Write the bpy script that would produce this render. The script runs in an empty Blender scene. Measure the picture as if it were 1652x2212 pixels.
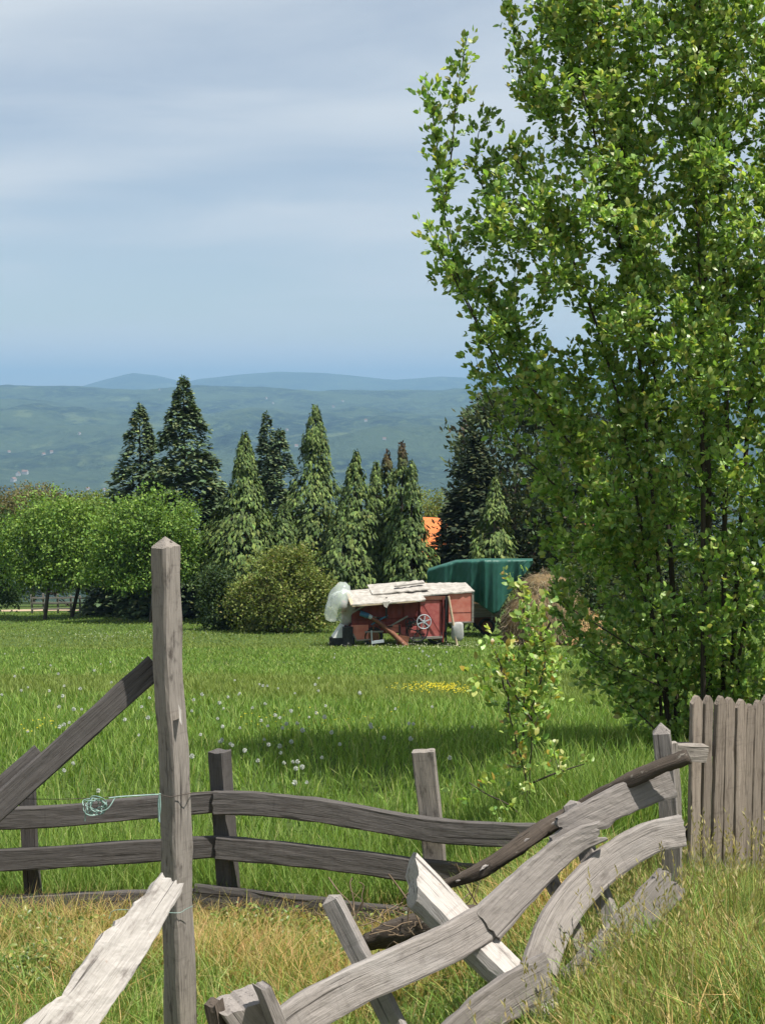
import bpy, math, random
import numpy as np
from mathutils import Vector, Matrix

random.seed(7)
RNG = np.random.default_rng(7)
SC = bpy.context.scene
COL = SC.collection

# ------------------------------------------------------------------ camera
F = 3000.0                      # focal length in units of a 1652 x 2212 picture
PITCH = math.atan((1106 - 850) / F)
cam = bpy.data.cameras.new('camera')
cam.sensor_fit = 'VERTICAL'; cam.sensor_height = 24.0; cam.lens = 24.0 * F / 2212
cam.clip_start = 0.1; cam.clip_end = 60000
co = bpy.data.objects.new('camera', cam); COL.objects.link(co)
co.location = (0, 0, 0); co.rotation_euler = (math.pi / 2 - PITCH, 0, 0)
SC.camera = co

# ------------------------------------------------------------------ sky, sun, exposure
SUN_EL = math.radians(66)
SUN_H = Vector((0.87, -0.49, 0)).normalized()
SUN_DIR = Vector((SUN_H.x * math.cos(SUN_EL), SUN_H.y * math.cos(SUN_EL), math.sin(SUN_EL)))
SKY_STRENGTH = 0.062
SUN_STRENGTH = 5.0
world = bpy.data.worlds.new('World'); SC.world = world; world.use_nodes = True
wt = world.node_tree; wn = wt.nodes; wl = wt.links; wn.clear()
w_out = wn.new('ShaderNodeOutputWorld'); w_bg = wn.new('ShaderNodeBackground')
w_sky = wn.new('ShaderNodeTexSky'); w_sky.sky_type = 'NISHITA'; w_sky.sun_disc = False
w_sky.sun_elevation = SUN_EL; w_sky.sun_rotation = math.atan2(SUN_H.x, SUN_H.y)
w_sky.altitude = 500; w_sky.air_density = 1.0; w_sky.dust_density = 0.15; w_sky.ozone_density = 2.2
w_tc = wn.new('ShaderNodeTexCoord'); w_sep = wn.new('ShaderNodeSeparateXYZ')
wl.new(w_tc.outputs['Generated'], w_sep.inputs[0])
def wmath(op, a, b=None, c=None):
    n = wn.new('ShaderNodeMath'); n.operation = op
    for i, v in enumerate((a, b, c)):
        if v is None: continue
        if isinstance(v, (int, float)): n.inputs[i].default_value = v
        else: wl.new(v, n.inputs[i])
    return n.outputs[0]
zc = wmath('ADD', wmath('MAXIMUM', w_sep.outputs[2], 0.0), 0.25)
u_ = wmath('DIVIDE', w_sep.outputs[0], zc); v_ = wmath('DIVIDE', w_sep.outputs[1], zc)
w_cmb = wn.new('ShaderNodeCombineXYZ'); wl.new(u_, w_cmb.inputs[0]); wl.new(v_, w_cmb.inputs[1])
def wnoise(scale, loc, rot, detail, rough, dist=0.0):
    m = wn.new('ShaderNodeMapping'); m.inputs['Scale'].default_value = scale
    m.inputs['Location'].default_value = loc; m.inputs['Rotation'].default_value = (0, 0, rot)
    wl.new(w_cmb.outputs[0], m.inputs[0])
    n = wn.new('ShaderNodeTexNoise'); n.inputs['Scale'].default_value = 1.0
    n.inputs['Detail'].default_value = detail; n.inputs['Roughness'].default_value = rough
    n.inputs['Distortion'].default_value = dist
    wl.new(m.outputs[0], n.inputs['Vector']); return n.outputs[0]
def wramp(x, a, b):
    n = wn.new('ShaderNodeMapRange'); n.interpolation_type = 'SMOOTHSTEP'
    n.inputs[1].default_value = a; n.inputs[2].default_value = b; wl.new(x, n.inputs[0]); return n.outputs[0]
CS = 12
n1 = wnoise((0.50, 1.35, 1), (3.1 + 7.3 * CS, 1.3 + 3.1 * CS, 0), math.radians(-12), 3, 0.45, 0.3)
n2 = wnoise((1.8, 4.0, 1), (7.7, 4.2, 2), math.radians(-20), 6, 0.6, 0.6)
cl = wmath('MULTIPLY_ADD', wramp(wmath('ADD', wmath('MULTIPLY', n1, 0.80), wmath('MULTIPLY', n2, 0.20)), 0.35, 0.58), 0.56, 0.40)
w_cloud = wn.new('ShaderNodeRGB'); w_cloud.outputs[0].default_value = (6.7, 7.35, 8.0, 1)
w_mix = wn.new('ShaderNodeMix'); w_mix.data_type = 'RGBA'
wl.new(cl, w_mix.inputs[0]); wl.new(w_sky.outputs[0], w_mix.inputs[6]); wl.new(w_cloud.outputs[0], w_mix.inputs[7])
wl.new(w_mix.outputs[2], w_bg.inputs[0]); w_bg.inputs[1].default_value = SKY_STRENGTH
wl.new(w_bg.outputs[0], w_out.inputs[0])

sun = bpy.data.lights.new('sun', 'SUN'); sun.energy = SUN_STRENGTH; sun.angle = math.radians(0.53); sun.color = (1, 0.955, 0.88)
so = bpy.data.objects.new('sun', sun); COL.objects.link(so)
so.rotation_euler = SUN_DIR.to_track_quat('Z', 'Y').to_euler()
so.location = (30, -20, 60)

SC.view_settings.view_transform = 'Standard'; SC.view_settings.look = 'None'
SC.view_settings.exposure = 0.73; SC.view_settings.gamma = 1.0; SC.view_settings.use_curve_mapping = False
SC.render.engine = 'CYCLES'
cy = SC.cycles
cy.use_denoising = True; cy.max_bounces = 5; cy.diffuse_bounces = 3; cy.glossy_bounces = 2
cy.transmission_bounces = 4; cy.transparent_max_bounces = 8; cy.volume_bounces = 0
cy.use_adaptive_sampling = True; cy.adaptive_threshold = 0.02
cy.sample_clamp_indirect = 4.0
try:
    cy.denoiser = 'OPENIMAGEDENOISE'; cy.denoising_input_passes = 'RGB_ALBEDO_NORMAL'; cy.denoising_prefilter = 'ACCURATE'
except Exception: pass

# ------------------------------------------------------------------ placing
def P(px, py, d):
    """point of the place seen at (px, py) of the 1652 x 2212 picture, d metres ahead"""
    a = (px - 826) / F; b = -(py - 1106) / F
    cp, sp = math.cos(PITCH), math.sin(PITCH)
    y = cp + b * sp; z = -sp + b * cp
    return Vector((a / y * d, d, z / y * d))

def smooth(a, b, x):
    t = np.clip((np.asarray(x, float) - a) / (b - a), 0, 1); return t * t * (3 - 2 * t)
def _hash(ix, iy, s):
    h = np.sin(ix * 127.1 + iy * 311.7 + s * 74.7) * 43758.5453
    return h - np.floor(h)
def vnoise(x, y, s=0):
    x = np.asarray(x, float); y = np.asarray(y, float)
    ix = np.floor(x); iy = np.floor(y); fx = x - ix; fy = y - iy
    fx = fx * fx * (3 - 2 * fx); fy = fy * fy * (3 - 2 * fy)
    a = _hash(ix, iy, s); b = _hash(ix + 1, iy, s); c = _hash(ix, iy + 1, s); d = _hash(ix + 1, iy + 1, s)
    return (a * (1 - fx) + b * fx) * (1 - fy) + (c * (1 - fx) + d * fx) * fy
def fbm(x, y, s=0, o=4):
    r = 0; a = 0.5; f = 1.0
    for k in range(o):
        r = r + a * (vnoise(x * f, y * f, s + k * 3.7) - 0.5) * 2; a *= 0.5; f *= 2.03
    return r

PY = np.array([-1e5, 0, 3, 5.5, 6.2, 8.8, 12, 14, 22, 35, 66, 72, 95, 140, 220, 420, 1200, 2500, 3500, 4200, 5200, 6300, 7300, 7900, 9500, 11500, 14000, 17000, 30000])
PZ = np.array([-1.65, -1.65, -2.1, -2.80, -2.97, -3.46, -3.36, -3.58, -4.82, -7.1, -12.2, -12.75, -15.2, -21, -38, -88, -190, -246, -250, -215, -120, -60, 2, 6, -90, -120, -120, -150, -200])
RX = np.array([-3000, -600, 100, 180, 240, 290, 340, 400, 440, 520, 600, 700, 800, 850, 950, 1020, 1150, 1400, 1700, 2300, 4000])
RYp = np.array([840, 838, 838, 835, 818, 806, 811, 826, 818, 810, 803, 806, 814, 819, 814, 817, 811, 820, 825, 832, 840])
def GZ(x, y):
    x = np.asarray(x, float); y = np.asarray(y, float)
    z = np.interp(y, PY, PZ)
    z = (z + np.interp(y * 0.97, PY, PZ) + np.interp(y * 1.03, PY, PZ)) / 3
    near = 1 - smooth(9, 15, y)
    z = z + 0.60 * smooth(-0.15, 1.5, x) * near
    z = z + 0.025 * fbm(x * 1.3, y * 1.3, 1, 3) * (1 - smooth(20, 60, y))
    z = z + 0.18 * fbm(x * 0.13, y * 0.13, 5, 2) * smooth(10, 25, y) * (1 - smooth(200, 600, y))
    mid = smooth(3300, 4600, y) * (1 - smooth(9000, 11000, y))
    rel = fbm(x / 900 + 3, y / 1100, 11, 5)
    z = z + mid * (125 * rel + 40 * fbm(x / 260, y / 260, 17, 4)) * (0.45 + 0.55 * (1 - smooth(6200, 7600, y)))
    px = 826 + F * x / np.maximum(y, 1)
    hz = (850 - np.interp(px, RX, RYp)) / F * 14000 + 14 * fbm(x / 700, 3.3, 23, 4)
    z = z + 26 * fbm(x / 1500 + 9, 1.7, 29, 4) * np.exp(-((y - 7500) / 1300.0) ** 2)
    far = np.exp(-((y - 14000) / 1500.0) ** 2)
    z = z * (1 - far) + hz * far
    return z
def G(x, y): return float(GZ(np.array([x]), np.array([y]))[0])
def on_ground(px, d):
    x = P(px, 1106, d).x; return Vector((x, d, G(x, d)))

# ------------------------------------------------------------------ mesh helpers
def mesh_np(name, verts, tris=None, quads=None, tint=None, smoothf=False):
    me = bpy.data.meshes.new(name)
    verts = np.asarray(verts, np.float32)
    tris = np.zeros((0, 3), np.int32) if tris is None else np.asarray(tris, np.int32)
    quads = np.zeros((0, 4), np.int32) if quads is None else np.asarray(quads, np.int32)
    nl = tris.size + quads.size; npoly = len(tris) + len(quads)
    me.vertices.add(len(verts)); me.vertices.foreach_set('co', verts.ravel())
    me.loops.add(nl); me.loops.foreach_set('vertex_index', np.concatenate([tris.ravel(), quads.ravel()]))
    me.polygons.add(npoly)
    ls = np.concatenate([np.arange(len(tris)) * 3, tris.size + np.arange(len(quads)) * 4]).astype(np.int32)
    me.polygons.foreach_set('loop_start', ls)
    if smoothf: me.polygons.foreach_set('use_smooth', np.ones(npoly, bool))
    if tint is not None:
        a = me.attributes.new('tint', 'FLOAT_COLOR', 'POINT')
        t = np.ones((len(verts), 4), np.float32); t[:, :3] = tint; a.data.foreach_set('color', t.ravel())
    me.update(calc_edges=True); me.validate()
    return me
def link(name, me, mat=None, parent=None):
    o = bpy.data.objects.new(name, me); COL.objects.link(o)
    if mat is not None and me is not None and not me.materials: me.materials.append(mat)
    if parent is not None: o.parent = parent
    return o
def empty(name, loc=(0, 0, 0), rz=0.0):
    o = bpy.data.objects.new(name, None); COL.objects.link(o); o.location = loc; o.rotation_euler = (0, 0, rz)
    o.empty_display_size = 0.2; return o
def tag(o, label=None, cat=None, group=None, kind=None):
    if label: o['label'] = label
    if cat: o['category'] = cat
    if group: o['group'] = group
    if kind: o['kind'] = kind
    return o

class MB:
    def __init__(s): s.v = []; s.f = []; s.sm = []
    def add(s, vs, fs, sm=False):
        o = len(s.v); s.v += [tuple(v) for v in vs]; s.f += [tuple(i + o for i in f) for f in fs]; s.sm += [sm] * len(fs)
    def box(s, lo, hi, rot=None, org=None):
        vs = [Vector((x, y, z)) for z in (lo[2], hi[2]) for y in (lo[1], hi[1]) for x in (lo[0], hi[0])]
        if rot is not None:
            c = Vector(org) if org is not None else Vector([(a + b) / 2 for a, b in zip(lo, hi)])
            vs = [rot @ (v - c) + c for v in vs]
        s.add(vs, [(0, 2, 3, 1), (4, 5, 7, 6), (0, 1, 5, 4), (2, 6, 7, 3), (0, 4, 6, 2), (1, 3, 7, 5)])
    def bar(s, a, b, w, t, up=(0, 0, 1)):
        a = Vector(a); b = Vector(b); d = (b - a).normalized(); u = Vector(up)
        sd = d.cross(u); sd = sd.normalized() if sd.length > 1e-4 else Vector((1, 0, 0)); n = sd.cross(d)
        vs = []
        for p in (a, b):
            for i, j in ((-1, -1), (1, -1), (1, 1), (-1, 1)): vs.append(p + sd * (w / 2 * i) + n * (t / 2 * j))
        s.add(vs, [(3, 2, 1, 0), (4, 5, 6, 7), (0, 1, 5, 4), (1, 2, 6, 5), (2, 3, 7, 6), (3, 0, 4, 7)])
    def tube(s, pts, rad, n=8, cap=True):
        pts = [Vector(p) for p in pts]; k = len(pts)
        if not hasattr(rad, '__len__'): rad = [rad] * k
        vs = []; prev = None
        for i, p in enumerate(pts):
            d = (pts[min(i + 1, k - 1)] - pts[max(i - 1, 0)]).normalized()
            if prev is None:
                ref = Vector((0, 0, 1)) if abs(d.z) < 0.9 else Vector((1, 0, 0)); u = d.cross(ref).normalized()
            else:
                u = (prev - d * prev.dot(d)); u = u.normalized() if u.length > 1e-5 else d.orthogonal().normalized()
            prev = u; w = d.cross(u)
            for j in range(n):
                a = 2 * math.pi * j / n; vs.append(p + (u * math.cos(a) + w * math.sin(a)) * rad[i])
        fs = []
        for i in range(k - 1):
            for j in range(n):
                j2 = (j + 1) % n; fs.append((i * n + j, i * n + j2, (i + 1) * n + j2, (i + 1) * n + j))
        s.add(vs, fs, True)
        if cap:
            s.add([vs[j] for j in range(n)], [tuple(range(n))[::-1]]); s.add([vs[(k - 1) * n + j] for j in range(n)], [tuple(range(n))])
    def build(s, name, mat, parent=None, bevel=0.0):
        me = bpy.data.meshes.new(name); me.from_pydata(s.v, [], s.f); me.polygons.foreach_set('use_smooth', s.sm); me.update()
        o = link(name, me, mat, parent)
        if bevel:
            b = o.modifiers.new('bevel', 'BEVEL'); b.width = bevel; b.segments = 2; b.limit_method = 'ANGLE'
        return o

# ------------------------------------------------------------------ materials
def new_mat(name):
    m = bpy.data.materials.new(name); m.use_nodes = True; nt = m.node_tree; nt.nodes.clear()
    out = nt.nodes.new('ShaderNodeOutputMaterial'); return m, nt, out
def N(nt, t, **kw):
    n = nt.nodes.new(t)
    for k, v in kw.items(): setattr(n, k, v)
    return n
def noise(nt, vec, scale, detail=4, rough=0.55, dist=0.0):
    n = N(nt, 'ShaderNodeTexNoise'); n.inputs['Scale'].default_value = scale; n.inputs['Detail'].default_value = detail
    n.inputs['Roughness'].default_value = rough; n.inputs['Distortion'].default_value = dist
    if vec is not None: nt.links.new(vec, n.inputs['Vector'])
    return n.outputs[0]
def ramp(nt, x, stops):
    r = N(nt, 'ShaderNodeValToRGB'); e = r.color_ramp.elements
    while len(e) < len(stops): e.new(0.5)
    for i, (p, c) in enumerate(stops):
        e[i].position = p; e[i].color = (*c, 1) if len(c) == 3 else c
    nt.links.new(x, r.inputs[0]); return r.outputs[0]
def mapr(nt, x, a, b, c=0.0, d=1.0, sm=True):
    n = N(nt, 'ShaderNodeMapRange'); n.interpolation_type = 'SMOOTHSTEP' if sm else 'LINEAR'
    for i, v in zip((1, 2, 3, 4), (a, b, c, d)): n.inputs[i].default_value = v
    nt.links.new(x, n.inputs[0]); return n.outputs[0]
def mixc(nt, f, a, b, mode='MIX'):
    n = N(nt, 'ShaderNodeMix', data_type='RGBA', blend_type=mode)
    for i, v in ((0, f), (6, a), (7, b)):
        if isinstance(v, (int, float)): n.inputs[i].default_value = v
        elif isinstance(v, tuple): n.inputs[i].default_value = (*v, 1)
        else: nt.links.new(v, n.inputs[i])
    return n.outputs[2]
def math_(nt, op, a, b):
    n = N(nt, 'ShaderNodeMath', operation=op)
    for i, v in enumerate((a, b)):
        if isinstance(v, (int, float)): n.inputs[i].default_value = v
        else: nt.links.new(v, n.inputs[i])
    return n.outputs[0]
def mapping(nt, vec, scale, loc=None):
    m = N(nt, 'ShaderNodeMapping'); m.inputs['Scale'].default_value = scale
    nt.links.new(vec, m.inputs[0])
    if loc is not None: nt.links.new(loc, m.inputs['Location'])
    return m.outputs[0]
def bsdf(nt, out, col, rough=0.8, bump=None, bs=0.3, bd=0.01, spec=0.3, metal=0.0):
    b = N(nt, 'ShaderNodeBsdfPrincipled')
    if isinstance(col, tuple): b.inputs['Base Color'].default_value = (*col, 1)
    else: nt.links.new(col, b.inputs['Base Color'])
    if isinstance(rough, (int, float)): b.inputs['Roughness'].default_value = rough
    else: nt.links.new(rough, b.inputs['Roughness'])
    b.inputs['Specular IOR Level'].default_value = spec; b.inputs['Metallic'].default_value = metal
    if bump is not None:
        k = N(nt, 'ShaderNodeBump'); k.inputs['Strength'].default_value = bs; k.inputs['Distance'].default_value = bd
        nt.links.new(bump, k.inputs['Height']); nt.links.new(k.outputs[0], b.inputs['Normal'])
    nt.links.new(b.outputs[0], out.inputs[0]); return b

def wood_mat(name, light, mid, dark, stain=(0.05, 0.04, 0.035), stain_amt=0.5, crack=0.8, moss=None, pale=None):
    m, nt, out = new_mat(name)
    at = N(nt, 'ShaderNodeAttribute', attribute_name='grain'); oi = N(nt, 'ShaderNodeObjectInfo')
    cmb = N(nt, 'ShaderNodeCombineXYZ')
    for i in range(3): nt.links.new(math_(nt, 'MULTIPLY', oi.outputs['Random'], 37.0 + 11 * i), cmb.inputs[i])
    vec = at.outputs['Vector']
    fine = noise(nt, mapping(nt, vec, (9, 210, 210), cmb.outputs[0]), 1.0, 5, 0.65, 0.6)
    med = noise(nt, mapping(nt, vec, (2.6, 46, 46), cmb.outputs[0]), 1.0, 4, 0.55, 1.0)
    blot = noise(nt, mapping(nt, vec, (11, 22, 22), cmb.outputs[0]), 1.0, 5, 0.6)
    big = noise(nt, mapping(nt, vec, (1.6, 4, 4), cmb.outputs[0]), 1.0, 3, 0.5)
    c = ramp(nt, fine, [(0.18, dark), (0.5, mid), (0.80, light)])
    c = mixc(nt, mapr(nt, med, 0.40, 0.75, 0, 0.4), c, light)
    if pale: c = mixc(nt, mapr(nt, big, 0.5, 0.68, 0, 0.65), c, pale)
    c = mixc(nt, mapr(nt, blot, 0.52, 0.74, 0, stain_amt), c, stain)
    if moss: c = mixc(nt, mapr(nt, noise(nt, mapping(nt, vec, (20, 26, 26), cmb.outputs[0]), 1.0, 5, 0.7), 0.6, 0.72, 0, 0.6), c, moss)
    ck = noise(nt, mapping(nt, vec, (1.1, 62, 62), cmb.outputs[0]), 1.0, 3, 0.5, 0.5)
    crk = mapr(nt, ck, 0.31, 0.37, 1.0, 0.0)
    saw = noise(nt, mapping(nt, vec, (55, 5, 5), cmb.outputs[0]), 1.0, 3, 0.6)
    c = mixc(nt, mapr(nt, saw, 0.55, 0.75, 0, 0.30), c, dark)
    c = mixc(nt, math_(nt, 'MULTIPLY', crk, crack), c, (0.02, 0.017, 0.015))
    v = N(nt, 'ShaderNodeHueSaturation'); nt.links.new(c, v.inputs['Color'])
    nt.links.new(mapr(nt, oi.outputs['Random'], 0, 1, 0.82, 1.15, False), v.inputs['Value'])
    h = math_(nt, 'SUBTRACT', math_(nt, 'ADD', fine, math_(nt, 'MULTIPLY', med, 0.8)), math_(nt, 'MULTIPLY', crk, 0.9))
    bsdf(nt, out, v.outputs[0], 0.88, h, 0.7, 0.005, 0.15)
    return m
W_POST = wood_mat('weathered_post_wood', (0.36, 0.322, 0.283), (0.27, 0.24, 0.21), (0.105, 0.087, 0.074), stain_amt=0.8)
W_DARK = wood_mat('dark_weathered_wood', (0.125, 0.113, 0.105), (0.082, 0.075, 0.071), (0.038, 0.034, 0.032), stain_amt=0.5)
W_GREY = wood_mat('silver_weathered_wood', (0.285, 0.257, 0.235), (0.222, 0.199, 0.182), (0.115, 0.102, 0.092), stain_amt=0.4, crack=0.6, pale=(0.31, 0.29, 0.275))
W_PALE = wood_mat('bleached_wood', (0.58, 0.54, 0.50), (0.46, 0.425, 0.39), (0.23, 0.20, 0.175), stain=(0.17, 0.145, 0.13), stain_amt=0.85, crack=0.75, moss=(0.36, 0.25, 0.18), pale=(0.62, 0.59, 0.56))
W_PICK = wood_mat('picket_wood', (0.345, 0.29, 0.24), (0.23, 0.19, 0.155), (0.08, 0.062, 0.05), stain=(0.09, 0.07, 0.055), stain_amt=0.6)
W_BARK = wood_mat('dark_bark', (0.13, 0.105, 0.085), (0.07, 0.056, 0.045), (0.025, 0.02, 0.016), stain_amt=0.4, crack=0.9, moss=(0.36, 0.33, 0.28))
W_TRUNK = wood_mat('trunk_bark', (0.12, 0.10, 0.08), (0.07, 0.057, 0.046), (0.03, 0.025, 0.02), stain_amt=0.4, crack=0.9)

def plain(name, c1, c2, scale=6.0, rough=0.8, bumpd=0.01, spec=0.3, metal=0.0, stretch=(1, 1, 1)):
    m, nt, out = new_mat(name); tc = N(nt, 'ShaderNodeTexCoord')
    v = mapping(nt, tc.outputs['Object'], stretch)
    n = noise(nt, v, scale, 6, 0.6)
    c = ramp(nt, n, [(0.32, c1), (0.68, c2)])
    bsdf(nt, out, c, rough, n, 0.4, bumpd, spec, metal); return m

def leaf_mat(name, trans=0.35, rough=0.5, spec=0.35, tgain=(1.25, 1.25, 0.55)):
    m, nt, out = new_mat(name); at = N(nt, 'ShaderNodeAttribute', attribute_name='tint')
    b = N(nt, 'ShaderNodeBsdfPrincipled'); b.inputs['Roughness'].default_value = rough; b.inputs['Specular IOR Level'].default_value = spec
    nt.links.new(at.outputs['Color'], b.inputs['Base Color'])
    t = N(nt, 'ShaderNodeBsdfTranslucent'); nt.links.new(mixc(nt, 1.0, at.outputs['Color'], tgain, 'MULTIPLY'), t.inputs[0])
    mx = N(nt, 'ShaderNodeMixShader'); mx.inputs[0].default_value = trans
    nt.links.new(b.outputs[0], mx.inputs[1]); nt.links.new(t.outputs[0], mx.inputs[2]); nt.links.new(mx.outputs[0], out.inputs[0])
    return m
L_PLUM = leaf_mat('plum_leaf', 0.46, 0.38, 0.5, (1.2, 1.2, .6))
L_GRASS = leaf_mat('grass_blade', 0.35, 0.6, 0.2)
L_CONIF = leaf_mat('conifer_spray', 0.12, 0.7, 0.15)
L_DECID = leaf_mat('orchard_leaf', 0.3, 0.6, 0.2)
L_PETAL = leaf_mat('flower_petal', 0.3, 0.7, 0.1, (1.0, 1.0, 1.0))
L_STRAW = leaf_mat('straw', 0.15, 0.8, 0.15, (1, 0.95, 0.8))

# ------------------------------------------------------------------ ground, hills, haze
def ground_mat():
    m, nt, out = new_mat('meadow_soil'); tc = N(nt, 'ShaderNodeTexCoord'); v = tc.outputs['Object']
    a = noise(nt, v, 0.35, 5, 0.6); b = noise(nt, v, 14, 5, 0.65); s = N(nt, 'ShaderNodeSeparateXYZ'); nt.links.new(v, s.inputs[0])
    c = ramp(nt, b, [(0.3, (0.035, 0.05, 0.014)), (0.7, (0.075, 0.125, 0.028))])
    c = mixc(nt, mapr(nt, a, 0.45, 0.65, 0, 0.5), c, (0.10, 0.135, 0.03))
    dry = ramp(nt, b, [(0.3, (0.08, 0.06, 0.03)), (0.7, (0.22, 0.16, 0.075))])
    c = mixc(nt, mapr(nt, s.outputs[1], 7.6, 8.6, 0.65, 0.0), c, dry)
    bsdf(nt, out, c, 0.95, b, 0.8, 0.03, 0.1); return m
def hill_mat():
    m, nt, out = new_mat('wooded_hillside'); tc = N(nt, 'ShaderNodeTexCoord'); v = tc.outputs['Object']
    tr = N(nt, 'ShaderNodeTexVoronoi'); tr.inputs['Scale'].default_value = 0.05; nt.links.new(v, tr.inputs['Vector'])
    cl = noise(nt, v, 0.022, 8, 0.7); big = noise(nt, v, 0.0022, 5, 0.6); fld = noise(nt, mapping(nt, v, (0.0045, 0.0028, 0.004)), 1.0, 4, 0.6)
    c = ramp(nt, cl, [(0.36, (0.002, 0.006, 0.005)), (0.50, (0.014, 0.03, 0.016)), (0.63, (0.075, 0.11, 0.045))])
    c = mixc(nt, mapr(nt, big, 0.40, 0.60, 0, 0.75), c, (0.065, 0.095, 0.04))  # broad patches: open land, plus valley light and dark painted into the colour
    c = mixc(nt, mapr(nt, fld, 0.60, 0.68, 0, 0.65), c, (0.13, 0.165, 0.07))
    hgt = math_(nt, 'ADD', math_(nt, 'MULTIPLY', tr.outputs['Distance'], -0.04), cl)
    bsdf(nt, out, c, 0.95, hgt, 1.0, 30.0, 0.05); return m
def polar(name, radii, angs, mat, drop=0.0):
    R, A = np.meshgrid(radii, angs, indexing='ij'); X = R * np.sin(A); Y = R * np.cos(A); Z = GZ(X, Y) - drop
    nr, na = R.shape; idx = np.arange(nr * na).reshape(nr, na)
    q = np.stack([idx[:-1, :-1], idx[:-1, 1:], idx[1:, 1:], idx[1:, :-1]], -1).reshape(-1, 4)[:, ::-1]
    return link(name, mesh_np(name, np.stack([X, Y, Z], -1).reshape(-1, 3), None, q, None, True), mat)
inner = np.radians(np.arange(-25, 25.01, 0.5)); outer = np.radians(np.arange(30, 331, 6.0))
g = polar('meadow_ground', np.concatenate([[0.02], np.geomspace(0.4, 520, 240)]), np.concatenate([inner, outer, [inner[0] + 2 * math.pi]]), ground_mat())
tag(g, 'green sloping meadow', None, None, 'structure')
ha = np.radians(np.concatenate([np.arange(-92, -18, 2.0), np.arange(-18, 18.01, 0.115), np.arange(20, 93, 2.0)]))
hr = np.concatenate([np.geomspace(500, 3100, 40), np.arange(3150, 8200, 34.0), np.arange(8300, 12500, 300.0), np.arange(12600, 15400, 110.0), np.geomspace(15600, 19500, 12)])
h = polar('hills', hr, ha, hill_mat(), 0.25); tag(h, None, None, None, 'structure')

hz = MB(); hz.box((-20500, -1400, -420), (20500, 20300, 330)); ho = hz.build('haze', None); tag(ho, None, None, None, 'stuff')
HAZE = 1.12e-4
m, nt, out = new_mat('haze_air'); pv = N(nt, 'ShaderNodeVolumePrincipled')
pv.inputs['Color'].default_value = (0.31, 0.53, 0.77, 1); pv.inputs['Density'].default_value = HAZE; pv.inputs['Anisotropy'].default_value = 0.0
nt.links.new(pv.outputs[0], out.inputs['Volume']); ho.data.materials.append(m)
m.cycles.homogeneous_volume = True

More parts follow.
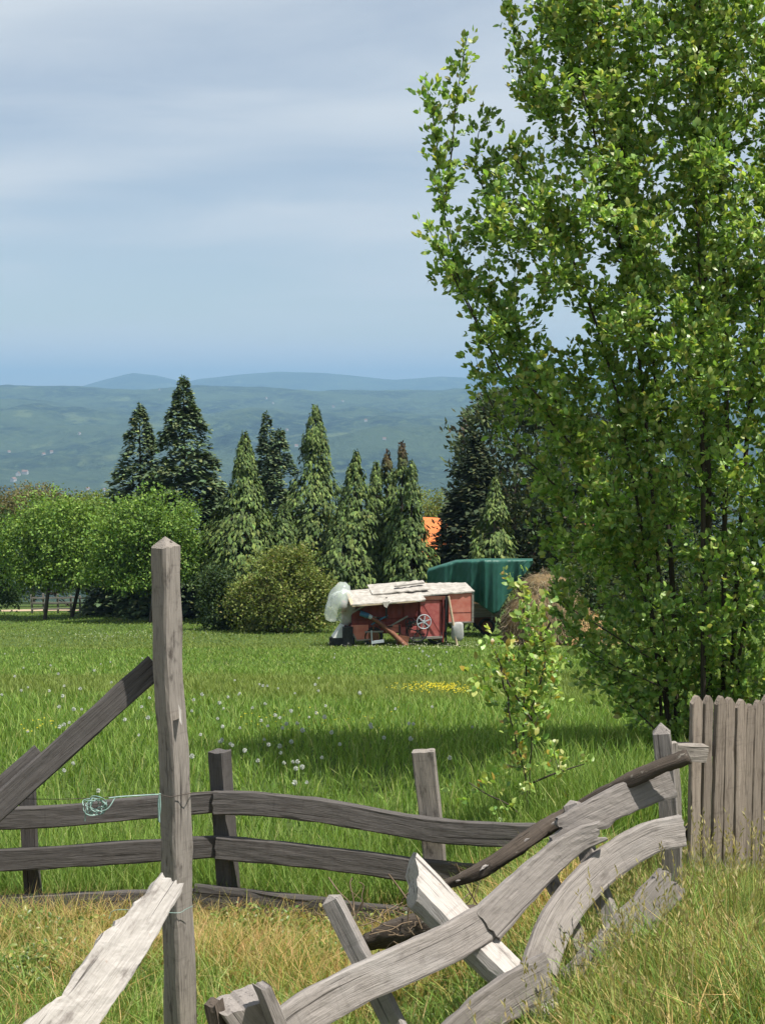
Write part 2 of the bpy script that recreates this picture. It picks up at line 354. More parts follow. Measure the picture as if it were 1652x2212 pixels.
# ------------------------------------------------------------------ swept timber
def catmull(pts, n):
    pts = [Vector(p) for p in pts]
    if len(pts) == 2: return [pts[0].lerp(pts[1], i / (n - 1)) for i in range(n)]
    L = [0]
    for a, b in zip(pts, pts[1:]): L.append(L[-1] + (b - a).length)
    ext = [pts[0] * 2 - pts[1]] + pts + [pts[-1] * 2 - pts[-2]]
    res = []
    for i in range(n):
        s = L[-1] * i / (n - 1); k = 0
        while k < len(pts) - 2 and s > L[k + 1]: k += 1
        t = (s - L[k]) / max(L[k + 1] - L[k], 1e-9)
        p0, p1, p2, p3 = ext[k:k + 4]
        res.append(0.5 * ((2 * p1) + (p2 - p0) * t + (2 * p0 - 5 * p1 + 4 * p2 - p3) * t * t + (3 * p1 - p0 - 3 * p2 + p3) * t ** 3))
    return res
def board(name, mat, parent, path, w, t, face, n=22, m=6, end0=None, end1=None, cap0=0.0, cap1=0.0, jag=0.003, wl=None, wr=None, seed=None, twist=0.0, cham=0.12):
    """timber swept along path; face = direction its broad side looks at; end0/end1(u) push the ends out (metres)"""
    rnd = random.Random(seed if seed is not None else random.random())
    ws = w if hasattr(w, '__len__') else (w, w); ts = t if hasattr(t, '__len__') else (t, t)
    C = catmull(path, n); face = Vector(face)
    us = [-1 + 2 * i / m for i in range(m + 1)]
    us = [-1, -1 + cham] + us[1:-1] + [1 - cham, 1]; k = len(us)
    vs = []; gr = []; s = 0.0
    nz = [[rnd.gauss(0, 1) for _ in range(2 * k)] for _ in range(n)]
    for q in range(2 * k):
        for _ in range(1):
            col = [nz[i][q] for i in range(n)]
            for i in range(n): nz[i][q] = 0.25 * col[max(i - 1, 0)] + 0.5 * col[i] + 0.25 * col[min(i + 1, n - 1)]
    for i, p in enumerate(C):
        d = (C[min(i + 1, n - 1)] - C[max(i - 1, 0)]).normalized()
        f = (face - d * face.dot(d)).normalized(); sd = d.cross(f); x = i / (n - 1)
        if twist:
            rot = Matrix.Rotation(twist * x, 3, d); f = rot @ f; sd = rot @ sd
        if i: s += (C[i] - C[i - 1]).length
        W = (ws[0] + (ws[1] - ws[0]) * x) / 2; T = (ts[0] + (ts[1] - ts[0]) * x) / 2
        for side in (1, -1):
            for j, u in enumerate(us):
                uu = u
                if u < -0.5 and wl: uu = u * (1 + wl(x) * (-u - 0.5) * 2)
                if u > 0.5 and wr: uu = u * (1 + wr(x) * (u - 0.5) * 2)
                edge = 1.0 if abs(u) < 1 else (1 - 2 * cham * min(1, W / T))
                e = 0
                if i == 0 and end0: e = -end0(u)
                if i == n - 1 and end1: e = end1(u)
                jj = nz[i][j if side == 1 else k + j] * jag
                v = p + sd * (W * uu + jj * (1.0 if abs(u) > 0.8 else 0.2)) + f * (T * side * edge + jj * 0.5) + d * e
                vs.append(v); gr.append((s + e, W * uu, T * side + 0.03 * side))
    fs = []; r = 2 * k
    for i in range(n - 1):
        a = i * r; b = a + r
        for j in range(k - 1):
            fs.append((a + j, a + j + 1, b + j + 1, b + j)); fs.append((a + k + j + 1, a + k + j, b + k + j, b + k + j + 1))
        fs.append((a + k, a, b, b + k)); fs.append((a + k - 1, a + 2 * k - 1, b + 2 * k - 1, b + k - 1))
    for base, capo, sgn in ((0, cap0, -1), ((n - 1) * r, cap1, 1)):
        if capo:
            i = 0 if sgn < 0 else n - 1
            d = (C[min(i + 1, n - 1)] - C[max(i - 1, 0)]).normalized() * sgn
            ci = len(vs); vs.append(C[i] + d * capo); gr.append((sgn * 0.5, 0.01, 0.01))
            loop = [base + j for j in range(k)] + [base + k + j for j in reversed(range(k))]
            for q in range(len(loop)):
                a, b = loop[q], loop[(q + 1) % len(loop)]; fs.append((a, b, ci) if sgn < 0 else (b, a, ci))
        else:
            for j in range(k - 1):
                qd = (base + j, base + j + 1, base + k + j + 1, base + k + j); fs.append(qd[::-1] if sgn < 0 else qd)
    o0 = C[0].copy()
    me = bpy.data.meshes.new(name); me.from_pydata([tuple(v - o0) for v in vs], [], fs)
    a = me.attributes.new('grain', 'FLOAT_VECTOR', 'POINT'); a.data.foreach_set('vector', np.array(gr, np.float32).ravel())
    me.update()
    o = link(name, me, mat, parent); o.location = o0 - (parent.location if parent else Vector())
    return o
def jagged(amp, seed, base=0.0, slope=0.0):
    r = random.Random(seed); tab = [r.uniform(-1, 1) for _ in range(24)]
    def f(u):
        x = (u + 1) / 2 * 11; i = int(x); t = x - i
        return base + slope * u + amp * (tab[i] * (1 - t) + tab[i + 1] * t)
    return f
def tab1(pts):
    xs = [p[0] for p in pts]; ys = [p[1] for p in pts]
    return lambda x: float(np.interp(x, xs, ys))
def grain_tube(name, mat, parent, pts, rad, n=12, rough=0.08, seg=40, seed=1):
    r = random.Random(seed); C = catmull(pts, seg); vs = []; gr = []; s = 0
    ph = [r.uniform(0, 6.28) for _ in range(6)]; prev = None
    for i, p in enumerate(C):
        d = (C[min(i + 1, seg - 1)] - C[max(i - 1, 0)]).normalized()
        u = d.cross(Vector((0, 0, 1))).normalized() if prev is None else (prev - d * prev.dot(d)).normalized(); prev = u; w = d.cross(u)
        if i: s += (C[i] - C[i - 1]).length
        x = i / (seg - 1); R = float(np.interp(x, [a for a, _ in rad], [b for _, b in rad]))
        for j in range(n):
            a = 2 * math.pi * j / n
            rr = R * (1 + rough * (math.sin(3 * a + ph[0] + 9 * s) + 0.7 * math.sin(5 * a + ph[1] - 13 * s) + 0.8 * math.sin(2 * a + 31 * s + ph[2])) + r.gauss(0, rough * 0.35))
            vs.append(p + (u * math.cos(a) + w * math.sin(a)) * rr); gr.append((s, R * math.cos(a) * 1.5, R * math.sin(a) * 1.5))
    fs = [(i * n + j, i * n + (j + 1) % n, (i + 1) * n + (j + 1) % n, (i + 1) * n + j) for i in range(seg - 1) for j in range(n)]
    for b, c in ((0, C[0]), ((seg - 1) * n, C[-1])):
        ci = len(vs); vs.append(c); gr.append((0, 0, 0))
        for j in range(n): fs.append((b + (j + 1) % n, b + j, ci) if b == 0 else (b + j, b + (j + 1) % n, ci))
    me = bpy.data.meshes.new(name); o0 = C[0].copy(); me.from_pydata([tuple(v - o0) for v in vs], [], fs)
    a = me.attributes.new('grain', 'FLOAT_VECTOR', 'POINT'); a.data.foreach_set('vector', np.array(gr, np.float32).ravel())
    me.polygons.foreach_set('use_smooth', [True] * len(fs)); me.update()
    o = link(name, me, mat, parent); o.location = o0 - (parent.location if parent else Vector()); return o

# ------------------------------------------------------------------ foliage helpers (arrays of leaves)
def unit(v): return v / np.maximum(np.linalg.norm(v, axis=-1, keepdims=True), 1e-9)
def leaf8(pos, d, nrm, L, W, fold=0.25, curl=0.12):
    """folded, pointed leaves: 8 vertices each"""
    d = unit(d); s = unit(np.cross(d, nrm)); n = np.cross(s, d); L = L[:, None]; W = W[:, None]
    def pt(t, u, h): return pos + d * (L * t) + s * (W * u) + n * (W * h - L * curl * t * t)
    V = np.stack([pt(0, 0, 0), pt(.34, -.46, fold), pt(.34, 0, 0), pt(.34, .46, fold), pt(.72, -.36, fold * .8), pt(.72, 0, 0), pt(.72, .36, fold * .8), pt(1, 0, 0)], 1)
    k = np.arange(len(pos))[:, None] * 8
    T = (np.array([[0, 2, 1], [0, 3, 2], [4, 5, 7], [5, 6, 7]]).ravel()[None] + k).reshape(-1, 3)
    Q = (np.array([[1, 2, 5, 4], [2, 3, 6, 5]]).ravel()[None] + k).reshape(-1, 4)
    return V.reshape(-1, 3), T, Q, 8
def leaf6(pos, d, nrm, L, W, curl=0.15):
    d = unit(d); s = unit(np.cross(d, nrm)); n = np.cross(s, d); L = L[:, None]; W = W[:, None]
    def pt(t, u, h): return pos + d * (L * t) + s * (W * u) + n * (W * h - L * curl * t * t)
    V = np.stack([pt(0, 0, 0), pt(.36, -.48, .1), pt(.36, .48, .1), pt(.74, -.36, .06), pt(.74, .36, .06), pt(1, 0, 0)], 1)
    k = np.arange(len(pos))[:, None] * 6
    T = (np.array([[0, 2, 1], [3, 4, 5]]).ravel()[None] + k).reshape(-1, 3); Q = (np.array([[1, 2, 4, 3]]).ravel()[None] + k).reshape(-1, 4)
    return V.reshape(-1, 3), T, Q, 6
def leaf4(pos, d, nrm, L, W, droop=0.0):
    """diamond leaf or spray, bent at the middle: 4 vertices"""
    d = unit(d); s = unit(np.cross(d, nrm)); L = L[:, None]; W = W[:, None]; n = np.cross(s, d)
    dn = np.array([0, 0, -1.0])
    V = np.stack([pos, pos + d * (L * .5) - s * W * .5 + n * W * .12, pos + d * L + dn * L * droop, pos + d * (L * .5) + s * W * .5 + n * W * .12], 1)
    k = np.arange(len(pos))[:, None] * 4
    T = (np.array([[0, 3, 1], [1, 3, 2]]).ravel()[None] + k).reshape(-1, 3)
    return V.reshape(-1, 3), T, None, 4
def spray4(pos, d, nrm, L, W, droop):
    d = unit(d); s = unit(np.cross(d, nrm)); L = L[:, None]; W = W[:, None]; dn = np.array([0, 0, -1.0]); dr = droop[:, None]
    m = pos + d * (L * .45) + dn * (L * dr * .18); t = pos + d * (L * (.95 - dr * .3)) + dn * (L * dr * .75)
    V = np.stack([pos, m - s * W * .5, t, m + s * W * .5], 1); k = np.arange(len(pos))[:, None] * 4
    return V.reshape(-1, 3), (np.array([[0, 3, 1], [1, 3, 2]]).ravel()[None] + k).reshape(-1, 3), None, 4
def spray6(pos, d, nrm, L, W, droop):
    """drooping conifer spray: 6 vertices, root wide, tip hanging"""
    d = unit(d); s = unit(np.cross(d, nrm)); L = L[:, None]; W = W[:, None]; dn = np.array([0, 0, -1.0]); dr = droop[:, None]
    m = pos + d * (L * .45) + dn * (L * dr * .18); t = pos + d * (L * (.95 - dr * .3)) + dn * (L * dr * .75)
    V = np.stack([pos - s * W * .22, pos + s * W * .22, m - s * W * .5, m + s * W * .5, t - s * W * .12, t + s * W * .12], 1)
    k = np.arange(len(pos))[:, None] * 6
    Q = (np.array([[0, 1, 3, 2], [2, 3, 5, 4]]).ravel()[None] + k).reshape(-1, 4)
    return V.reshape(-1, 3), None, Q, 6
def rand_dir(n):
    v = RNG.normal(size=(n, 3)); return unit(v)
def palette(n, cols, wts, var=0.18):
    c = np.array(cols)[RNG.choice(len(cols), n, p=np.array(wts) / sum(wts))]
    return np.clip(c * (1 + RNG.normal(0, var, (n, 1))) * (1 + RNG.normal(0, var * .3, (n, 3))), 0.004, 1)
def limb_mesh(name, mat, parent, limbs, sides=6):
    """limbs: list of (pts, r0, r1) welded into one trunk-and-branches mesh with grain"""
    V = []; Q = []; GR = []; o = 0
    for pts, r0, r1 in limbs:
        pts = np.asarray(pts, float); k = len(pts)
        t = np.gradient(pts, axis=0); t = unit(t); ref = np.where(np.abs(t[:, 2:3]) < .9, np.array([[0, 0, 1.0]]), np.array([[1.0, 0, 0]]))
        ref = np.repeat(ref[:1], k, 0); u = unit(np.cross(t, ref)); w = np.cross(t, u)
        r = np.linspace(r0, r1, k)[:, None, None]; a = np.linspace(0, 2 * math.pi, sides, endpoint=False)
        ring = pts[:, None] + (u[:, None] * np.cos(a)[None, :, None] + w[:, None] * np.sin(a)[None, :, None]) * r
        V.append(ring.reshape(-1, 3)); s = np.concatenate([[0], np.cumsum(np.linalg.norm(np.diff(pts, axis=0), axis=1))])
        GR.append(np.stack([np.repeat(s, sides), np.tile(np.cos(a), k) * r0, np.tile(np.sin(a), k) * r0], 1))
        idx = o + np.arange(k * sides).reshape(k, sides); nx = np.roll(idx, -1, 1)
        Q.append(np.stack([idx[:-1], nx[:-1], nx[1:], idx[1:]], -1).reshape(-1, 4)); o += k * sides
    V = np.concatenate(V); org = np.array(parent.location if parent else (0, 0, 0))
    me = mesh_np(name, V - org, None, np.concatenate(Q), None, True)
    at = me.attributes.new('grain', 'FLOAT_VECTOR', 'POINT'); at.data.foreach_set('vector', np.concatenate(GR).astype(np.float32).ravel())
    return link(name, me, mat, parent)
def leaf_object(name, mat, parent, parts):
    """parts: list of ((V,T,Q,k), tint per leaf)"""
    V = []; T = []; Q = []; C = []; o = 0
    for (v, t, q, k), tint in parts:
        V.append(v)
        if t is not None: T.append(t + o)
        if q is not None: Q.append(q + o)
        C.append(np.repeat(tint, k, 0)); o += len(v)
    org = np.array(parent.location if parent else (0, 0, 0))
    me = mesh_np(name, np.concatenate(V) - org, np.concatenate(T) if T else None, np.concatenate(Q) if Q else None, np.concatenate(C))
    return link(name, me, mat, parent)

# ------------------------------------------------------------------ conifers
SPRUCE = [(0.052, 0.082, 0.040), (0.078, 0.115, 0.054), (0.11, 0.145, 0.065), (0.135, 0.155, 0.06)]
CYPRESS = [(0.055, 0.085, 0.026), (0.085, 0.125, 0.034), (0.125, 0.165, 0.046), (0.042, 0.064, 0.022)]
DARKCON = [(0.022, 0.034, 0.018), (0.035, 0.048, 0.022), (0.052, 0.062, 0.026), (0.07, 0.075, 0.03)]
PINEC = [(0.040, 0.060, 0.028), (0.06, 0.082, 0.034), (0.085, 0.10, 0.042), (0.06, 0.05, 0.03)]
def conifer(name, label, px, top_y, d, hw_px, kind='spruce', pal=SPRUCE, wts=(3, 4, 2, 1), nb=300, per=16, lean=0.0, topcol=None, group=None):
    base = on_ground(px, d); apex = P(px, top_y, d); H = apex.z - base.z; R = hw_px / F * d * {'spruce': 1.74, 'cypress': 1.78, 'pine': 1.3}[kind]; nb = int(nb * 1.75); per = int(per * 1.55)
    t = empty(name, base); tag(t, label, 'conifer', group)
    u = RNG.random(nb); h = 1 - u ** .56 * 0.985                       # more branches low down
    h[:nb // 9] = RNG.uniform(0.8, 0.99, nb // 9)
    az = RNG.uniform(0, 2 * math.pi, nb)
    lump = 0.68 + 0.60 * vnoise(az * 1.6 + px, h * 9, px % 17) + RNG.normal(0, 0.10, nb)
    prof = {'spruce': (1 - h) ** 0.88, 'cypress': (1 - h) ** 0.95 * (0.88 + 0.18 * np.sin(h * 11 + px)), 'pine': np.sqrt(np.clip(1 - ((h - 0.45) / 0.56) ** 2, 0, 1))}[kind]
    rad = R * prof * lump + 0.07
    bx = base.x + lean * h * H; by = base.y; bz = base.z + h * H
    out = np.stack([np.cos(az), np.sin(az), np.zeros(nb)], 1)
    fr = RNG.random((nb, per)) ** 0.55 * 0.82 + 0.22
    sd = np.stack([-np.sin(az), np.cos(az), np.zeros(nb)], 1)
    side = RNG.normal(0, 0.26, (nb, per)) * rad[:, None] * (1.15 - fr * 0.6)
    if kind == 'cypress':
        fr = np.where(RNG.random((nb, per)) < .68, .93 + RNG.normal(0, .09, (nb, per)), fr); side = RNG.normal(0, .17, (nb, per)) * np.clip(rad[:, None], .3, 1.3)
    if kind == 'spruce': dz = -0.10 * fr * rad[:, None] - 0.30 * fr ** 2 * rad[:, None] + RNG.normal(0, 0.12, fr.shape)
    elif kind == 'cypress': dz = 0.10 * fr * rad[:, None] - 0.55 * fr ** 2 * rad[:, None] * 0.8 + RNG.normal(0, 0.15, fr.shape) - .9 * np.abs(side) ** 1.3
    else: dz = 0.25 * fr * rad[:, None] + RNG.normal(0, 0.25, fr.shape)
    pos = np.stack([np.full((nb, per), bx) if np.isscalar(bx) else np.repeat(bx[:, None], per, 1), np.full((nb, per), by), np.repeat(bz[:, None], per, 1) + dz], -1)
    pos = pos + out[:, None] * (rad[:, None] * fr)[..., None] + sd[:, None] * side[..., None]
    n = nb * per; pos = pos.reshape(-1, 3)
    o2 = np.repeat(out, per, 0); s2 = np.repeat(sd, per, 0); jit = RNG.normal(0, 0.45, (n, 3))
    small = np.repeat(0.55 + 0.45 * np.clip((1 - h) * 3, 0, 1), per)
    if kind == 'spruce':
        dv = o2 * 0.9 + s2 * RNG.normal(0, .6, (n, 1)) + jit * .5 + np.array([0, 0, 0.05]); L = RNG.uniform(.32, .66, n) * small; W = L * RNG.uniform(.46, .74, n)
        geo = spray4(pos, dv, np.array([0, 0, 1.0]) + jit * .5, L, W, RNG.uniform(0.0, .5, n))
    elif kind == 'cypress':
        dv = o2 * 0.8 + s2 * RNG.normal(0, .45, (n, 1)) + jit * .35 + np.array([0, 0, -0.30]); L = RNG.uniform(.20, .44, n) * small; W = L * RNG.uniform(.36, .58, n)
        geo = spray4(pos, dv, np.array([0, 0, 1.0]) + o2 * .5 + jit * .4, L, W, RNG.uniform(.5, 1.25, n))
    else:
        dv = o2 * 0.6 + jit + np.array([0, 0, 0.55]); L = RNG.uniform(.30, .60, n); W = L * RNG.uniform(.3, .5, n)
        geo = spray4(pos, dv, rand_dir(n), L, W, RNG.uniform(-.2, .2, n))
    tint = palette(n, pal, wts) * np.repeat(0.95 + 0.5 * RNG.random(nb), per)[:, None]
    if topcol is not None:
        w = np.repeat(smooth(0.86, 0.97, h) * 0.8, per)[:, None]; tint = tint * (1 - w) + np.array(topcol) * w
    # the leader shoot
    k = 26; hh = np.linspace(0.93, 1.0, k); lp = np.stack([base.x + lean * hh * H + RNG.normal(0, .03, k), by + RNG.normal(0, .03, k), base.z + hh * H], 1)
    geo2 = spray4(lp, rand_dir(k) * .6 + np.array([0, 0, .55]), rand_dir(k), np.full(k, .30), np.full(k, .13), np.full(k, .1))
    leaf_object('crown', L_CONIF, t, [(geo, tint), (geo2, palette(k, pal, wts) if topcol is None else palette(k, [topcol], [1]))])
    limbs = [(np.stack([base.x + lean * np.linspace(0, 1, 8) * H, np.full(8, by), base.z - .2 + np.linspace(0, 1.0, 8) * (H + .15)], 1), 0.05 + H * 0.013, 0.015)]
    for i in RNG.choice(nb, min(nb, 60), replace=False):
        a = np.array([base.x + lean * h[i] * H, by, bz[i]]); e = a + out[i] * rad[i] * .85 + np.array([0, 0, -.25 * rad[i] if kind != 'pine' else .2 * rad[i]])
        limbs.append((np.stack([a, (a + e) / 2 + np.array([0, 0, .06]), e]), 0.035, 0.01))
    limb_mesh('trunk', W_TRUNK, t, limbs, 5)
    return t
GC = 'conifers along the far edge of the meadow'
conifer('spruce_tree', 'tallest blue-green spruce, behind the bright round-crowned orchard trees', 400, 815, 91, 98, 'spruce', nb=430, per=22, group=GC)
conifer('spruce_tree', 'dark spruce leaning against the left side of the tallest spruce', 305, 872, 94, 74, 'spruce', nb=330, per=20, group=GC)
conifer('spruce_tree', 'slim grey-green spruce tip showing just left of a shorter twin, behind the cypresses', 577, 892, 104, 46, 'spruce', nb=210, per=15, group=GC)
conifer('spruce_tree', 'hazy grey-green spruce between the slim tip and the pointed weeping cypress', 606, 928, 101, 62, 'spruce', nb=240, per=15, group=GC)
conifer('cypress_tree', 'drooping green cypress with nodding tip behind the round olive bush', 530, 936, 84, 84, 'cypress', CYPRESS, nb=330, per=20, group=GC)
conifer('cypress_tree', 'tall pointed weeping cypress in the middle of the conifer row', 681, 878, 88, 96, 'cypress', CYPRESS, nb=360, per=20, group=GC)
conifer('cypress_tree', 'weeping cypress with a bent tip right of the tall pointed one', 769, 976, 85, 74, 'cypress', CYPRESS, nb=280, per=18, group=GC)
conifer('cypress_tree', 'small cypress with dull green tip, left one of a close pair above the red machine', 812, 1000, 86, 52, 'cypress', CYPRESS, nb=180, per=15, group=GC)
conifer('cypress_tree', 'cypress with rusty brown tip, right one of a close pair above the red machine', 836, 976, 88, 50, 'cypress', CYPRESS, nb=190, per=15, topcol=(.09, .055, .03), group=GC)
conifer('cypress_tree', 'dark cypress with thin reddish spire, left of the orange roof', 868, 956, 84, 46, 'cypress', CYPRESS, (3, 3, 1, 3), nb=200, per=16, topcol=(.075, .042, .028), group=GC)
conifer('cypress_tree', 'blunt-topped cypress right at the end of the row beside the orange roof', 889, 998, 82.5, 42, 'cypress', CYPRESS, (3, 3, 1, 2), nb=210, per=16, group=GC)
conifer('cypress_tree', 'low dark cypress filling the gap behind the round bush', 612, 1090, 83, 66, 'cypress', CYPRESS, (3, 3, 1, 3), nb=190, per=14, group=GC)
conifer('cypress_tree', 'low dark cypress filling the gap above the plastic sheet', 735, 1110, 84, 66, 'cypress', CYPRESS, (3, 3, 1, 3), nb=190, per=14, group=GC)
conifer('spruce_tree', 'dark low spruce between the tallest spruce and the nodding cypress', 470, 1040, 93, 60, 'spruce', DARKCON, nb=190, per=13, group=GC)
GR_ = 'dark conifers behind the green tarpaulin'
conifer('spruce_tree', 'thin red-brown spruce spire rising right of the orange roof', 1008, 883, 97, 44, 'spruce', DARKCON, nb=200, per=14, topcol=(.10, .05, .035), group=GR_)
conifer('spruce_tree', 'broad dark spruce just right of the orange roof', 1028, 934, 86, 84, 'spruce', DARKCON, nb=330, per=19, group=GR_)
conifer('pine_tree', 'tall dull green pine behind the left edge of the plum tree', 1110, 858, 90, 112, 'pine', PINEC, nb=330, per=24, group=GR_)
conifer('cypress_tree', 'light green weeping cypress straight above the green tarpaulin', 1068, 1035, 80, 56, 'cypress', CYPRESS, (2, 4, 3, 1), nb=190, per=16, group=GR_)
conifer('pine_tree', 'dark pine mostly hidden behind the plum tree crown', 1270, 905, 93, 120, 'pine', DARKCON, nb=260, per=20, group=GR_)
conifer('spruce_tree', 'dark spruce hidden behind the plum trunks at the right edge', 1500, 930, 88, 130, 'spruce', DARKCON, nb=260, per=18, group=GR_)

# ------------------------------------------------------------------ broad-leaved trees and shrubs
ORCH = [(0.11, 0.195, 0.036), (0.155, 0.255, 0.048), (0.21, 0.305, 0.062), (0.075, 0.14, 0.03)]
OLIVE = [(0.15, 0.19, 0.045), (0.20, 0.235, 0.06), (0.12, 0.155, 0.036), (0.22, 0.20, 0.07)]
BROWN = [(0.16, 0.14, 0.06), (0.13, 0.13, 0.042), (0.11, 0.13, 0.036), (0.20, 0.165, 0.08)]
YGRN = [(0.17, 0.21, 0.05), (0.13, 0.175, 0.04), (0.20, 0.22, 0.07)]
def broadleaf(name, label, cat, lobes, d, pal, wts, n=7000, leaf=.17, trunk=True, group=None, depth=0.9, stems=1, base_px=None):
    """lobes: (px, py, half-width px, half-height px) ellipsoids that make up the crown"""
    bx = base_px if base_px is not None else lobes[0][0]
    base = on_ground(bx, d); t = empty(name, base); tag(t, label, cat, group); n = int(n * 1.5); leaf *= 1.35
    s = d / F; ncl = max(40, n // 34); area = np.array([l[2] * l[3] for l in lobes], float); pick = RNG.choice(len(lobes), ncl, p=area / area.sum())
    C = []; D = []
    for i in range(ncl):
        lx, ly, hw, hh = lobes[pick[i]]; c = P(lx, ly, d); v = rand_dir(1)[0]; r = RNG.random() ** 0.38 * (0.85 + 0.3 * RNG.random())
        C.append(np.array(c) + v * r * np.array([hw * s, hw * s * depth, hh * s])); D.append(v)
    C = np.array(C); D = np.array(D); C[:, 2] = np.maximum(C[:, 2], GZ(C[:, 0], C[:, 1]) + 0.15)
    per = n // ncl; pos = np.repeat(C, per, 0) + RNG.normal(0, 1, (ncl * per, 3)) * leaf * np.array([1.7, 1.7, 1.1])
    dv = np.repeat(D, per, 0) * .7 + rand_dir(ncl * per) + np.array([0, 0, .15])
    L = RNG.uniform(.6, 1.3, len(pos)) * leaf; tint = palette(len(pos), pal, wts, .16) * np.repeat(RNG.uniform(.78, 1.22, ncl), per)[:, None]
    leaf_object('crown', L_DECID, t, [(leaf4(pos, dv, rand_dir(len(pos)) + np.array([0, 0, .6]), L, L * .62, .1), tint)])
    limbs = []
    for k in range(stems):
        off = np.array([RNG.normal(0, .25), RNG.normal(0, .25), 0]) * (stems > 1); b = np.array(base) + off - np.array([0, 0, .15]); tip = np.array(P(lobes[0][0], lobes[0][1], d)) + off * 3
        fork = b * .55 + tip * .45
        limbs.append((np.stack([b, b * .7 + tip * .3 + RNG.normal(0, .06, 3), fork]), 0.14 if trunk else .05, 0.10 if trunk else .04))
        for i in RNG.choice(ncl, min(ncl, 46 if trunk else 26), replace=False):
            m_ = (fork + C[i]) / 2 + np.array([0, 0, .12]) + RNG.normal(0, .1, 3); limbs.append((np.stack([fork, m_, C[i]]), 0.05 if trunk else .025, 0.01))
    limb_mesh('trunk', W_TRUNK, t, limbs, 5)
    return t
GO = 'leafy orchard trees at the left end of the meadow'
broadleaf('orchard_tree', 'bright green orchard tree behind the tip of the tall post', 'tree', [(338, 1138, 92, 82), (400, 1206, 50, 62), (262, 1180, 66, 76), (300, 1240, 84, 30), (220, 1236, 50, 22)], 84, ORCH, (3, 4, 2, 2), 15000, .15, group=GO, base_px=322)
broadleaf('orchard_tree', 'wide bright green orchard tree with low crown left of the tall post', 'tree', [(118, 1142, 84, 84), (56, 1190, 66, 84), (190, 1190, 66, 78), (130, 1234, 96, 36)], 89, ORCH, (2, 4, 3, 1), 16000, .15, group=GO, base_px=92)
broadleaf('orchard_tree', 'second trunk of light green orchard tree, between the two big crowns', 'tree', [(205, 1140, 62, 60), (190, 1205, 45, 50)], 91, ORCH, (2, 4, 3, 1), 6500, .15, group=GO, base_px=150)
broadleaf('orchard_tree', 'dark green tree cut off by the left edge of the picture', 'tree', [(-18, 1180, 50, 85), (5, 1265, 45, 48)], 93, [(0.035, 0.07, 0.02), (0.05, 0.09, 0.022)], (1, 1), 7000, .15, group=GO)
broadleaf('bare_tree', 'brownish half-leafed tree behind the left orchard crowns', 'tree', [(70, 1100, 95, 52), (120, 1080, 55, 34), (10, 1105, 60, 50)], 128, BROWN, (3, 2, 2, 2), 8000, .17)
broadleaf('shade_tree', 'yellow-green tree top behind the spruces at the left', 'tree', [(220, 1098, 85, 34), (170, 1108, 60, 30)], 125, YGRN, (2, 2, 1), 5000, .17)
broadleaf('shade_tree', 'yellow-green tree behind the orange roof', 'tree', [(935, 1100, 46, 46), (960, 1150, 60, 46)], 128, YGRN, (2, 3, 1), 4200, .17)
broadleaf('round_bush', 'big round olive bush at the meadow edge left of the red machine', 'bush', [(610, 1275, 88, 92), (640, 1235, 50, 48), (560, 1315, 70, 62), (675, 1325, 52, 50), (588, 1212, 34, 26), (690, 1268, 34, 34), (535, 1282, 34, 34), (640, 1200, 24, 22)], 75, OLIVE, (3, 3, 2, 1), 15000, .12, trunk=False, stems=3, depth=.8, base_px=610)
broadleaf('dark_shrub', 'dark green shrub squeezed against the left side of the round bush', 'bush', [(482, 1310, 42, 62), (462, 1262, 26, 50), (510, 1338, 48, 36)], 77, [(0.03, 0.055, 0.02), (0.045, 0.075, 0.022), (0.06, 0.09, 0.03)], (2, 2, 1), 7000, .13, trunk=False, stems=2, depth=.8, base_px=482)
HG = [(0.035, 0.065, 0.02), (0.055, 0.09, 0.024), (0.08, 0.115, 0.03)]  # dark greens for shrubs added to fill the deep shade under the orchard trees
broadleaf('hedge_shrub', 'added dark hedge filling in the shade behind the rail fence left of the tall post', 'bush', [(40, 1250, 90, 46), (170, 1240, 110, 44), (280, 1236, 90, 44)], 116, HG, (2, 2, 1), 9000, .16, trunk=False, stems=3, base_px=140)
broadleaf('hedge_shrub', 'added dark hedge filling in the shade behind the lean-to right of the tall post', 'bush', [(410, 1240, 90, 52), (480, 1230, 60, 60)], 116, HG, (2, 2, 1), 5000, .16, trunk=False, stems=3, base_px=420)
broadleaf('hedge_shrub', 'tangled hedge shrub behind the haystack', 'bush', [(1240, 1270, 90, 60), (1350, 1250, 110, 80), (1500, 1240, 120, 90)], 84, [(0.04, 0.07, 0.02), (0.06, 0.09, 0.024), (0.09, 0.11, 0.03)], (2, 2, 1), 9000, .15, trunk=False, stems=2, base_px=1300)

